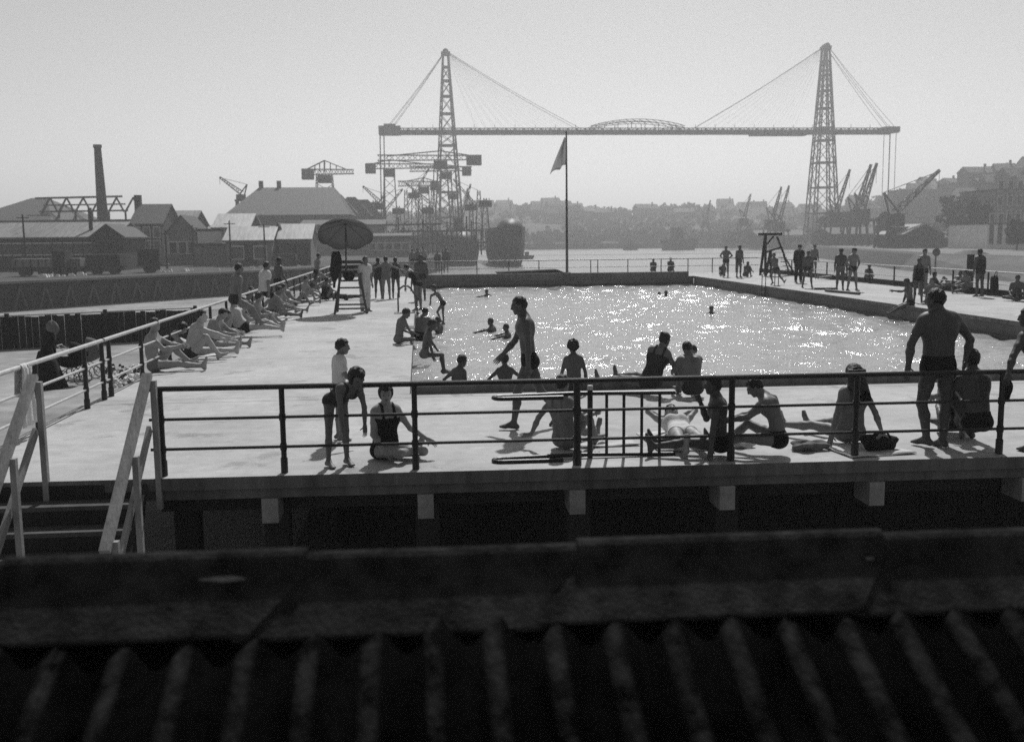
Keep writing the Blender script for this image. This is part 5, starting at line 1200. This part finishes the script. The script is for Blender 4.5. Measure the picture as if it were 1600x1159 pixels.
# more of the shipyard tangle: scaffold towers, masts and derricks around the slipway
rgy = np.random.default_rng(77)
yard_x = (585, 598, 622, 634, 646, 657, 668, 676, 708, 718, 736, 748, 758)
for k, px in enumerate(yard_x):
    Yk = float(rgy.uniform(255, 320)); tp_ = gpt(px, float(rgy.uniform(292, 330)), Yk); nm_ = ('first', 'second', 'third', 'fourth', 'fifth', 'sixth', 'seventh', 'eighth', 'ninth', 'tenth', 'eleventh', 'twelfth', 'last')[k]
    r = empty('yard_mast', (tp_.x, Yk, QZ), nm_ + ' from left of the slender lattice masts crowding the shipyard', 'mast', 'lattice masts in the shipyard')
    lattice(MB(), (tp_.x, Yk, QZ), tp_, float(rgy.uniform(1.4, 2.8)), .7, 9, .22).build('lattice', M['crane'], r)
    if k % 2: 
        e_ = tp_ + Vector((float(rgy.uniform(-9, 9)), 0, float(rgy.uniform(1, 6)))); lattice(MB(), tp_-Vector((0, 0, 5)), e_, .8, .3, 6, .16).build('derrick_arm', M['crane'], r); MB().tube(tp_, e_, .06, n=5).build('stay', M['crane'], r)
    else: B('platform', M['crane'], r, tp_.x-1.6, tp_.x+1.6, Yk-1.2, Yk+1.2, tp_.z-2.2, tp_.z-.6)
sc_ = empty('slipway_scaffold', (gpt(660, 400, 205).x, 205, QZ), 'tangled timber scaffold round the slipway before the left bridge tower', 'scaffold')
for k in range(22):
    px = 592+7.6*k; Yk = 203+(k % 3)*5; t_ = gpt(px, float(rgy.uniform(336, 366)), Yk); MB().bar((t_.x, Yk, QZ), t_, .28).build('upright', M['crane'], sc_)
    if k < 20: e_ = gpt(px+15, float(rgy.uniform(345, 392)), Yk); MB().bar(lerp((t_.x, Yk, QZ), t_, float(rgy.uniform(.4, .95))), e_, .2).build('brace', M['crane'], sc_)
for k, (p0, p1, py) in enumerate(((592, 690, 352), (620, 756, 362), (600, 720, 374), (650, 758, 381), (592, 668, 386))):
    Yk = 203+(k % 3)*5; MB().bar(gpt(p0, py, Yk), gpt(p1, py-2, Yk), .35).build('stage', M['crane'], sc_)
for px, py, Yk, lb in ((300, 352, 138, 'thin pole before the arched house on the left quay'), (358, 345, 133, 'thin pole left of the bright shed roof'), (35, 335, 122, 'thin pole in front of the long shed'), (258, 360, 125, 'short pole behind the quay stones'), (412, 350, 134, 'thin pole between the bright shed roofs')):
    t_ = gpt(px, py, Yk); r = empty('utility_pole', (t_.x, Yk, QZ), lb, 'pole', 'utility poles on the left quay')
    MB().tube((t_.x, Yk, QZ), t_, .13, .09, 7).build('pole', M['wood_dark'], r); MB().bar(t_+Vector((-.7, 0, -.4)), t_+Vector((.7, 0, -.4)), .1).build('crossarm', M['wood_dark'], r)
jib_crane('nearest dock crane with long jib slanting up to the right', (1468, 266), (1398, 332), 235, w=1.25, body=9)
jib_crane('dock crane with steep jib, right of a parallel pair', (1370, 255), (1348, 325), 280, w=1.15)
jib_crane('dock crane with steep jib, left of a parallel pair', (1361, 257), (1337, 330), 292, w=1.15)
jib_crane('dock crane with jib beside the right bridge tower', (1328, 265), (1307, 330), 300)
jib_crane('distant dock crane, right jib left of the bridge tower', (1233, 290), (1218, 345), 352)
jib_crane('distant dock crane, left jib left of the bridge tower', (1221, 292), (1207, 342), 362)
jib_crane('faint dock crane far along the right quay', (1173, 303), (1163, 340), 420, body=7)
jib_crane('faintest and smallest dock crane before the far shore', (1110, 313), (1103, 345), 480, body=6)

# ================================================================== TRANSPORTER BRIDGE
BY = 375.
br = empty('transporter_bridge', (82, BY, RZ), 'tall iron bridge with two lattice towers and a high girder across river', 'bridge')
DZ0, DZ1 = 39.7, 41.3
def tower(cx_bot, cx_top, ztop, base_z):
    tw = bpy.data.objects.new('tower', None); tw.location = (cx_bot-82, 0, 0); link(tw, br)
    W0, W1, E0, E1 = 11.2, 2.2, 9.0, 2.6
    cen = lambda s: cx_bot*(1-s)+cx_top*s
    def c(q, e, s):
        hw_ = (W0*(1-s)+W1*s)/2; he = (E0*(1-s)+E1*s)/2; return Vector((cen(s)+q*hw_, BY+e*he, base_z+(ztop-base_z)*s))
    for q in (-1, 1):
        for e in (-1, 1):
            l = MB(); gap = 1.5
            for o in (0, 1): l.bar(c(q, e, 0)-Vector((q*o*gap, 0, 0)), c(q, e, 1)-Vector((q*o*.35, 0, 0)), .42)
            for i in range(28):
                s0, s1 = i/28, (i+1)/28; g0, g1 = gap*(1-s0)+.35*s0, gap*(1-s1)+.35*s1
                A, Bp = (c(q, e, s0), c(q, e, s1)-Vector((q*g1, 0, 0))) if i % 2 else (c(q, e, s0)-Vector((q*g0, 0, 0)), c(q, e, s1)); l.bar(A, Bp, .16)
            l.build('leg', M['iron'], tw)
    lv = [0.02, .155, .29, .42, .535, .60, .70, .79, .87, .94]
    for i, s in enumerate(lv):
        for e in (-1, 1): MB().bar(c(-1, e, s), c(1, e, s), .5, .6).build('strut', M['iron'], tw)
        for q in (-1, 1): MB().bar(c(q, -1, s), c(q, 1, s), .4).build('strut', M['iron'], tw)
        if i+1 < len(lv):
            s1 = lv[i+1]
            for e in (-1, 1): MB().bar(c(-1, e, s), c(1, e, s1), .2).bar(c(1, e, s), c(-1, e, s1), .2).build('cross_brace', M['iron'], tw)
            for q in (-1, 1): MB().bar(c(q, -1, s), c(q, 1, s1), .2).bar(c(q, 1, s), c(q, -1, s1), .2).build('cross_brace', M['iron'], tw)
    MB().box(cen(1)-1.6, cen(1)+1.6, BY-1.7, BY+1.7, ztop, ztop+1.2).tube((cen(1), BY-1.5, ztop+1.2), (cen(1), BY+1.5, ztop+1.2), 1.1, n=10).build('head_saddle', M['iron'], tw)
    for q in (-1, 1): B('footing', M['bank'], tw, cen(0)+q*W0/2-2, cen(0)+q*W0/2+2, BY-6.5, BY+6.5, -7, base_z)
    return c
tl = gpt(696, 80, BY); trr = gpt(1290.5, 71, BY)
cl = tower(gpt(702.5, 380, BY).x, tl.x, tl.z-1.6, -1.1); cr = tower(gpt(1283, 388, BY).x, trr.x, trr.z-1.6, -1.1)
def girder(x0, x1, n):
    g = MB(); k = MB()
    for e in (-3.2, 3.2):
        for z, t in ((DZ0, .4), (DZ1, .35)): g.bar((x0, BY+e, z), (x1, BY+e, z), t)
        for i in range(n):
            a = x0+(x1-x0)*i/n; b = x0+(x1-x0)*(i+1)/n; g.bar((a, BY+e, DZ0), (a, BY+e, DZ1), .25); g.bar((a, BY+e, DZ0 if i % 2 else DZ1), (b, BY+e, DZ1 if i % 2 else DZ0), .22)
    g.build('girder', M['iron'], br); MB().box(x0, x1, BY-3.05, BY+3.05, DZ0+.1, DZ0+1.15).build('floor', M['iron'], br)
gx0, gx1 = gpt(596, 207, BY).x, gpt(1398, 200, BY).x; gxm = (gx0+gx1)/2; zt = .0085
girder(gx0, gx1, 120)
# runner rail below the girder on the right, carriage wheels
MB().box(gpt(1172, 208, BY).x, gpt(1258, 208, BY).x, BY-1.8, BY+1.8, DZ0-.9, DZ0-.3).build('carriage', M['iron'], br)
B('cabin', M['iron'], br, gpt(592, 205, BY).x, gpt(626, 205, BY).x, BY-3.6, BY+3.6, DZ0-.4, DZ1+.9)
B('cabin_roof', M['iron'], br, gpt(600, 205, BY).x, gpt(618, 205, BY).x, BY-2.6, BY+2.6, DZ1+.9, DZ1+1.7)
B('anchor_block', M['iron'], br, gpt(1376, 205, BY).x, gpt(1400, 205, BY).x, BY-3.4, BY+3.4, DZ0+.2, DZ1+.6)
# bowstring arch at mid span
ax0, ax1 = gpt(921, 205, BY).x, gpt(1067, 205, BY).x
for e in (-3.2, 3.2):
    up_, lo2 = [], []
    for i in range(15):
        s = i/14; x = ax0+(ax1-ax0)*s; up_.append(Vector((x, BY+e, DZ1+.8+2.5*math.sin(math.pi*s)**.8))); lo2.append(Vector((x, BY+e, DZ1+.1+2.2*math.sin(math.pi*s)**.8)))
    ar = MB()
    for i in range(14): ar.bar(up_[i], up_[i+1], .22).bar(lo2[i], lo2[i+1], .2).bar(up_[i], lo2[i+1], .16)
    ar.build('arch', M['iron'], br)
    for i in range(2, 14, 2): MB().bar((lo2[i].x, BY+e, DZ1), lo2[i], .22).build('hanger', M['iron'], br)
# stay cables
def stay(a, b, r):
    pts = [lerp(a, b, s)-Vector((0, 0, 1.2*math.sin(math.pi*s)*(a-b).length/90)) for s in np.linspace(0, 1, 8)]
    MB().path(pts, r, 5).build('stay_cable', M['iron'], br)
for e in (-2.6, 2.6):
    TL = Vector((tl.x, BY+e*.4, tl.z)); TR = Vector((trr.x, BY+e*.4, trr.z))
    for px in (605, 613): stay(TL, Vector((gpt(px, 200, BY).x, BY+e, DZ1+.5)), .075)
    for px in (1384, 1393): stay(TR, Vector((gpt(px, 200, BY).x, BY+e, DZ1+.5)), .075)
    for k in range(12):
        px = 905-k*14.5; stay(TL, Vector((gpt(px, 205, BY).x, BY+e, DZ1)), (.08 if k == 0 else .02))
        px = 1082+k*14; stay(TR, Vector((gpt(px, 205, BY).x, BY+e, DZ1)), (.08 if k == 0 else .02))
    for px in (594, 600): x = gpt(px, 215, BY).x; MB().tube((x, BY+e, DZ0), (x-.4, BY+e, QZ), .12, n=5).build('anchor_cable', M['iron'], br)
    for px in (1386, 1395): x = gpt(px, 215, BY).x; MB().tube((x, BY+e, DZ0), (x+.2, BY+e, -1.3), .12, n=5).build('anchor_cable', M['iron'], br)
for k in range(26):
    x = gx0+(gx1-gx0)*(k+.5)/26
    MB().bar((x, BY-3.2, DZ1+.2), (x, BY-3.2, DZ1+1.3), .14).build('rail_post', M['iron'], br)

# ================================================================== SHIPS AND BOATS
def ship(label, px0, px1, top, Y, length, name='ship', house=True):
    a, b = gpt(px0, top, Y), gpt(px1, top, Y); cx_ = (a.x+b.x)/2; hb = (b.x-a.x)/2; dz = a.z-1.2; r = empty(name, (cx_, Y, RZ), label, 'ship', 'ships in the yard'); vs = []; n = 11; rows = 12
    for i in range(rows+1):
        s = i/rows; y = Y+length*s; wf = (.55+.45*min(s/.18, 1)**.6) if s < .5 else math.sqrt(max(1-((s-.5)/.5)**2.4, 0.0))*.98+.02
        for j in range(n):
            q = -1+2*j/(n-1); w = hb*wf; ang_ = q*math.pi/2
            depth_ = (.45+.55*min(s/.1, 1)) ; x = cx_+w*math.copysign(min(abs(math.sin(ang_))**.6, 1), q); z = dz-(dz-RZ+1.5)*(math.cos(ang_)**.7)*depth_
            vs.append((x, y, z))
    fs = [(i*n+j, (i+1)*n+j, (i+1)*n+j+1, i*n+j+1) for i in range(rows) for j in range(n-1)] + [tuple(range(n)), tuple(range(rows*n+n-1, rows*n-1, -1))]
    fs += [(i*n, i*n+n-1, (i+1)*n+n-1, (i+1)*n) for i in range(rows)]
    MB().add(vs, fs).build('hull', M['hull'], r, smooth=False)
    smooth_blob('poop_deck', M['hull'], r, (cx_, Y+7, dz-.3), (hb*.8, 6.5, 2.2), noise=.03, seed=4)
    if house:
        B('deckhouse', M['hull'], r, cx_-hb*.8, cx_+hb*.72, Y+3, Y+length*.3, dz, dz+.9); B('deckhouse', M['hull'], r, cx_-hb*.4, cx_+hb*.3, Y+length*.4, Y+length*.6, dz, dz+2.6)
        MB().tube((cx_-hb*.1, Y+length*.5, dz+2.6), (cx_-hb*.1, Y+length*.5, dz+5), .9, n=12).build('funnel', M['hull'], r)
        for s in (.15, .75): MB().tube((cx_, Y+length*s, dz), (cx_, Y+length*s, dz+5), .2, .1, 6).build('mast', M['crane'], r)
    return r
ship('dark ship stern moored beyond the far deck', 774, 828, 346, 215, 55, house=False)
ship('grey ship with deckhouses left of the dark stern', 694, 752, 366, 225, 40)
def rowboat(label, px, py, w, Y=None):
    c = P(px, py, RZ); r = empty('boat', (c.x, c.y, RZ), label, 'boat', 'small boats on the river'); h = w*.28
    MB().add([(c.x-w*.42,c.y-.6,RZ-.1),(c.x+w*.42,c.y-.6,RZ-.1),(c.x+w*.42,c.y+.9,RZ-.1),(c.x-w*.42,c.y+.9,RZ-.1),(c.x-w*.5,c.y-.9,RZ+h),(c.x+w*.55,c.y-.9,RZ+h*1.1),(c.x+w*.55,c.y+1.2,RZ+h*1.1),(c.x-w*.5,c.y+1.2,RZ+h)], [(0,1,5,4),(1,2,6,5),(2,3,7,6),(3,0,4,7),(0,3,2,1)]).build('hull', M['hull'], r)
    B('cabin', M['hull'], r, c.x-w*.2, c.x+w*.12, c.y-.5, c.y+.6, RZ+.05, RZ+h*2.1)
rowboat('small dark launch on the open river before far shore', 985, 391, 7)
rowboat('small dark boat beside the moored dark ship', 824, 405, 3.5)
rowboat('low barge moored under the far shore', 1060, 391, 16)

# ================================================================== RIGHT BANK, FAR SHORE, HILLS
RB = [(66,30), (74,105), (84,168), (112,285), (141,360), (158,440), (81,520), (12,600), (-60,700), (-400,760), (-400,2500), (1900,2500), (1900,30)]
MB().poly([(x+14, y) if i < 2 else (x+1.2, y) if i < 5 else (x, y) for i, (x, y) in enumerate(RB)][::-1][::-1], -7, -1.3).build('quay_right', M['land'], **struct)
for i in range(4):
    (xa, ya), (xb, yb) = RB[i], RB[i+1]; oa, ob = (14 if i < 2 else 1.2), (14 if i+1 < 2 else 1.2)
    MB().add([(xa-2, ya, RZ-.6), (xb-2, yb, RZ-.6), (xb+ob, yb, -1.29), (xa+oa, ya, -1.29)], [(0,3,2,1)]).build('embankment', M['bank' if i < 2 else 'quay'], **struct)
MB().add([(92,60,-1.29), (110,60,-1.29), (118,190,-1.29), (140,300,-1.29), (118,285,-1.29), (91,170,-1.29)], [(0,1,2,3,4,5)]).build('quay_road', M['road'], **struct)
prof = [(300,352), (500,352), (560,346), (700,338), (760,330), (870,331), (960,339), (1080,330), (1200,335), (1300,338), (1380,318), (1480,308), (1530,300), (1600,287), (1800,270), (2100,270)]
hv = []; RY_ = lambda px: 690 if px < 1250 else 690-(min(px, 1600)-1250)*.95
for px, py in prof:
    Y = RY_(px); t = gpt(px, py, Y); k = t.x/Y
    for s, z in ((.70, -1.32), (.80, t.z*.28), (.9, t.z*.72), (1., t.z), (1.12, t.z*1.04), (2.4, t.z)): hv.append((k*Y*s, Y*s, z))
n = 6; MB().add(hv, [(i*n+j, (i+1)*n+j, (i+1)*n+j+1, i*n+j+1) for i in range(len(prof)-1) for j in range(n-1)]).build('hill', M['land'], smooth=True, **struct)
def hill_pt(px, s):
    for (p0, y0), (p1, y1) in zip(prof[:-1], prof[1:]):
        if p0 <= px <= p1: py = y0+(y1-y0)*(px-p0)/(p1-p0); break
    Y = RY_(px); t = gpt(px, py, Y); zs = np.interp(s, [.70, .8, .9, 1., 1.12], [-1.32, t.z*.28, t.z*.72, t.z, t.z*1.04]); return Vector((t.x*s, Y*s, zs))
# woods on the hill: leaf clumps by the thousand
def leaves(ctrs, rads, per, size, seed):
    rg = np.random.default_rng(seed); vs = []; fs = []
    for c, r in zip(ctrs, rads):
        d = rg.normal(size=(per, 3)); d /= np.linalg.norm(d, axis=1)[:, None]; d *= (r*rg.uniform(.55, 1.05, per))[:, None]; d[:, 2] *= .8
        p_ = d + np.array(c); u = rg.normal(size=(per, 3)); u /= np.linalg.norm(u, axis=1)[:, None]; w = np.cross(u, rg.normal(size=(per, 3))); w /= np.linalg.norm(w, axis=1)[:, None]
        s = size*rg.uniform(.6, 1.3, per)[:, None]; vs.append(np.stack([p_-u*s-w*s, p_+u*s-w*s, p_+u*s+w*s, p_-u*s+w*s], 1).reshape(-1, 3))
    v = np.concatenate(vs); return v, np.arange(len(v)).reshape(-1, 4)
rg = np.random.default_rng(21); cs, rd = [], []
for k in range(900):
    px = rg.uniform(560, 1780); s = rg.uniform(.72, 1.03) if rg.uniform() < .75 else rg.uniform(.97, 1.02); p_ = hill_pt(px, s); r = rg.uniform(2.2, 4.8); cs.append((p_.x, p_.y, p_.z+r*.6)); rd.append(r)
v, q = leaves(cs, rd, 46, .75, 5)
tag(link(bpy.data.objects.new('hillside_wood', npmesh('hillside_wood', v, q, [M['leaf']]))), 'hazy wood covering the hill beyond the river', 'wood', kind='stuff')
cs, rd = [], []
for k in range(480):
    px = rg.uniform(830, 1540); s = rg.uniform(.6, .74) if px > 1130 else rg.uniform(.70, .76); Y = RY_(px)*s; c = gpt(px, 380, Y); r = rg.uniform(1.8, 4.); cs.append((c.x, Y, -1.2+r*.8)); rd.append(r)
v, q = leaves(cs, rd, 46, .7, 6)
tag(link(bpy.data.objects.new('shore_wood', npmesh('shore_wood', v, q, [M['leaf']]))), 'dark band of trees along the far shore', 'wood', kind='stuff')
# houses on the hillside
def house(c, w, d, h, rh, rz_, wall_m, label, group='houses on the far hillside', chim=True, nwin=0):
    r = empty('hill_house', c, label, 'house', group); r.rotation_euler = (0, 0, rz_)
    Tm = wm(r); X = lambda x, y, z: tuple(Tm @ Vector((x, y, z)))
    MB().add([X(-w/2,-d/2,-3),X(w/2,-d/2,-3),X(w/2,d/2,-3),X(-w/2,d/2,-3),X(-w/2,-d/2,h),X(w/2,-d/2,h),X(w/2,d/2,h),X(-w/2,d/2,h),X(-w/2,0,h+rh),X(w/2,0,h+rh)], [(0,1,5,4),(2,3,7,6),(1,2,6,9,5),(3,0,4,8,7)]).build('wall', M[wall_m], r)
    rf = MB().add([X(-w/2-.3,-d/2-.4,h-.2),X(w/2+.3,-d/2-.4,h-.2),X(w/2+.3,0,h+rh+.1),X(-w/2-.3,0,h+rh+.1),X(-w/2-.3,d/2+.4,h-.2),X(w/2+.3,d/2+.4,h-.2)], [(0,1,2,3),(3,2,5,4)]).build('roof', M['slate'], r)
    if chim: MB().hexa([X(w*.3-.4,-.3,h),X(w*.3+.4,-.3,h),X(w*.3+.4,.3,h),X(w*.3-.4,.3,h),X(w*.3-.4,-.3,h+rh+1.3),X(w*.3+.4,-.3,h+rh+1.3),X(w*.3+.4,.3,h+rh+1.3),X(w*.3-.4,.3,h+rh+1.3)]).build('chimney', M['brick'], rf)
    for i in range(nwin):
        for j in range(max(1, int(h//3))):
            x = -w/2+w*(i+.5)/nwin; z = 1.4+3*j; MB().hexa([X(x-.5,-d/2-.06,z-.8),X(x+.5,-d/2-.06,z-.8),X(x+.5,-d/2-.01,z-.8),X(x-.5,-d/2-.01,z-.8),X(x-.5,-d/2-.06,z+.8),X(x+.5,-d/2-.06,z+.8),X(x+.5,-d/2-.01,z+.8),X(x-.5,-d/2-.01,z+.8)]).build('window', M['glass_dark'], r)
rg = np.random.default_rng(33)
for k in range(24):
    px = rg.uniform(745, 1340); s = rg.uniform(.86, 1.0); p_ = hill_pt(px, s); house(p_, rg.uniform(8, 16), rg.uniform(7, 9), rg.uniform(4, 7.5), rg.uniform(2, 3.5), rg.uniform(-.5, .5), ('brick_pale', 'brick', 'stone')[k % 3], 'hazy house among trees on the far middle hillside', 'houses on the far middle hillside')
for k in range(38):
    px = rg.uniform(1395, 1680); s = rg.uniform(.74, 1.02); p_ = hill_pt(px, s); house(p_, rg.uniform(7, 13), rg.uniform(7, 9), rg.uniform(6, 11), rg.uniform(1.5, 3.), rg.uniform(-.4, .4), ('brick_pale', 'brick', 'stone', 'brick')[k % 4], 'house crowded on the steep right hillside', 'houses on the right hillside', nwin=3)
FB = 'large blocks on the skyline'
for args in (('skyline_block', 'wide flat block on the skyline left of the flagpole', 'building', 822, 876, 321, 320, 640), ('skyline_block', 'flat block on the skyline right of the flagpole', 'building', 893, 908, 321, 320, 640),
             ('skyline_block', 'pale long block on the right hill crest', 'building', 1412, 1474, 297, 292, 400), ('skyline_block', 'tall block with flat roof at the right edge of skyline', 'building', 1556, 1640, 270, 264, 345),
             ('skyline_block', 'narrow tall block left of the right edge skyline', 'building', 1528, 1549, 277, 274, 350), ('skyline_block', 'stepped block lower on the right crest', 'building', 1496, 1526, 287, 283, 365)):
    nm, lb, ct, p0, p1, ev, rd_, Yb = args; building(nm, lb, ct, p0, p1, ev, rd_, Yb, 14, 'flat', 'brick_pale', 'slate', z0=0, group=FB, wins=[(max(2, int((p1-p0)/9)), 2, 1.3, 2., 8, gpt(p0, ev, Yb).z-1)])
c = gpt(731, 330, 560); chs = empty('church_tower', (c.x, 560, 0), 'faint church tower on the skyline right of the left bridge tower', 'church tower')
B('shaft', M['stone'], chs, c.x-2.4, c.x+2.4, 560, 565, -1.3, gpt(731, 312, 560).z); MB().add([(c.x-2,560.4,gpt(731,312,560).z),(c.x+2,560.4,gpt(731,312,560).z),(c.x+2,564.6,gpt(731,312,560).z),(c.x-2,564.6,gpt(731,312,560).z),(c.x,562.5,gpt(731,292,560).z)], [(0,1,4),(1,2,4),(2,3,4),(3,0,4)]).build('spire', M['slate'], chs)
# big stone building and sheds on the right quay
GR = 'buildings on the right quay'
building('stone_building', 'big pale stone building with tall windows at the right edge', 'building', 1543, 1700, 350, 344, 208, 16, 'flat', 'stone', 'slate', z0=-1.3, group=GR, wins=[(12, 2, 1.0, 3.2, -.2, 6.2)])
building('stone_building', 'taller pale building rising behind the right edge building', 'building', 1556, 1720, 297, 296, 232, 16, 'flat', 'brick_pale', 'slate', z0=-1.3, group=GR, wins=[(11, 3, 1.1, 2.2, 4.5, 15)])
building('quay_shed', 'gabled dark shed with pale roof on right quay', 'shed', 1412, 1476, 366, 351, 228, 14, 'gy', 'brick', 'zinc', z0=-1.3, group=GR)
building('quay_shed', 'long low dark shed below the right hillside', 'shed', 1474, 1530, 372, 362, 236, 12, 'gx', 'brick', 'slate', z0=-1.3, group=GR)
building('quay_shed', 'hazy warehouse between the right cranes', 'warehouse', 1300, 1400, 366, 356, 300, 16, 'gx', 'brick', 'slate', z0=-1.3, group=GR)
building('quay_shed', 'hazy low warehouse left of the right bridge tower', 'warehouse', 1185, 1262, 368, 360, 400, 16, 'gx', 'brick', 'slate', z0=-1.3, group=GR)
def tree(label, px, py, Y, h, rx, seed):
    c = gpt(px, py, Y); z0 = -1.3; rg_ = np.random.default_rng(seed); r = empty('tree', (c.x, Y, z0), label, 'tree', 'trees on the right quay'); t = MB()
    t.path([(c.x, Y, z0), (c.x+.1, Y, z0+h*.25), (c.x-.1, Y+.1, z0+h*.5), (c.x, Y, z0+h*.8)], [h*.03, h*.024, h*.018, h*.006], 7)
    for k in range(7):
        a = rg_.uniform(0, 6.28); b = z0+h*rg_.uniform(.3, .6); t.path([(c.x, Y, b), (c.x+math.cos(a)*rx*.4, Y+math.sin(a)*rx*.4, b+h*.12), (c.x+math.cos(a)*rx*.8, Y+math.sin(a)*rx*.8, b+h*.22)], [h*.012, h*.008, h*.003], 5)
    t.build('trunk', M['bark'], r); cs, rd = [], []
    for k in range(34):
        d = rg_.normal(size=3); d /= np.linalg.norm(d); d *= rg_.uniform(.3, 1); cs.append((c.x+d[0]*rx, Y+d[1]*rx, z0+h*.62+d[2]*h*.34)); rd.append(rx*rg_.uniform(.2, .36))
    v, q = leaves(cs, rd, 70, .3, seed); Tm = np.array(wm(r).inverted()); v = v @ Tm[:3, :3].T + Tm[:3, 3]
    link(bpy.data.objects.new('crown', npmesh('crown', v, q, [M['leaf']])), r)
tree('big dark tree left of the stone building on right quay', 1497, 392, 244, 14, 5.5, 1)
tree('second dark tree beside the long low shed', 1524, 392, 226, 11, 4.2, 2)
tree('dark tree at the foot of right bridge tower', 1296, 388, 330, 11, 4.5, 3)
tree('dark tree between two right dock cranes', 1330, 388, 318, 12, 5, 4)
tree('dark tree behind the nearest dock crane', 1385, 388, 262, 9, 4, 5)
tree('small tree before the big stone building', 1588, 400, 190, 6, 2.4, 6)
# round-topped post and canopy stand on the right bank
c = gpt(1461, 425, 120); sg = empty('signal_post', (c.x, 120, -3), 'post with round disc on the right embankment', 'sign post')
MB().tube((c.x, 120, -3.2), (c.x, 120, gpt(1461, 393, 120).z), .09, n=6).build('post', M['black'], sg); MB().tube((c.x, 119.85, gpt(1461, 394, 120).z), (c.x, 119.95, gpt(1461, 394, 120).z), .5, n=14).build('disc', M['black'], sg)
yc = 60.; c = gpt(1517, 400, yc); cn = empty('canopy_stand', (c.x, yc, RZ), 'flat canopy on a dark post beyond the right railing', 'canopy')
MB().tube((c.x, yc, -7), (c.x, yc, gpt(1517, 396, yc).z), .22, n=8).build('post', M['wood_dark'], cn); MB().tube((c.x, yc, gpt(1517, 397, yc).z), (c.x, yc, gpt(1517, 391, yc).z), 1.1, .35, 14).build('roof', M['slate'], cn)

# ================================================================== HAZE
hz = bpy.data.materials.new('haze_air'); hz.use_nodes = True; nt = hz.node_tree; nt.nodes.clear()
out = nt.nodes.new('ShaderNodeOutputMaterial'); pv = nt.nodes.new('ShaderNodeVolumePrincipled')
pv.inputs['Color'].default_value = (1, 1, 1, 1); pv.inputs['Density'].default_value = .0009; pv.inputs['Anisotropy'].default_value = .45
lk(nt, pv.outputs[0], out.inputs['Volume'])
MB().box(-4100, 4100, -310, 6100, -8, 84).build('haze', hz, label='warm summer haze over river and harbour', cat='haze', kind='stuff')
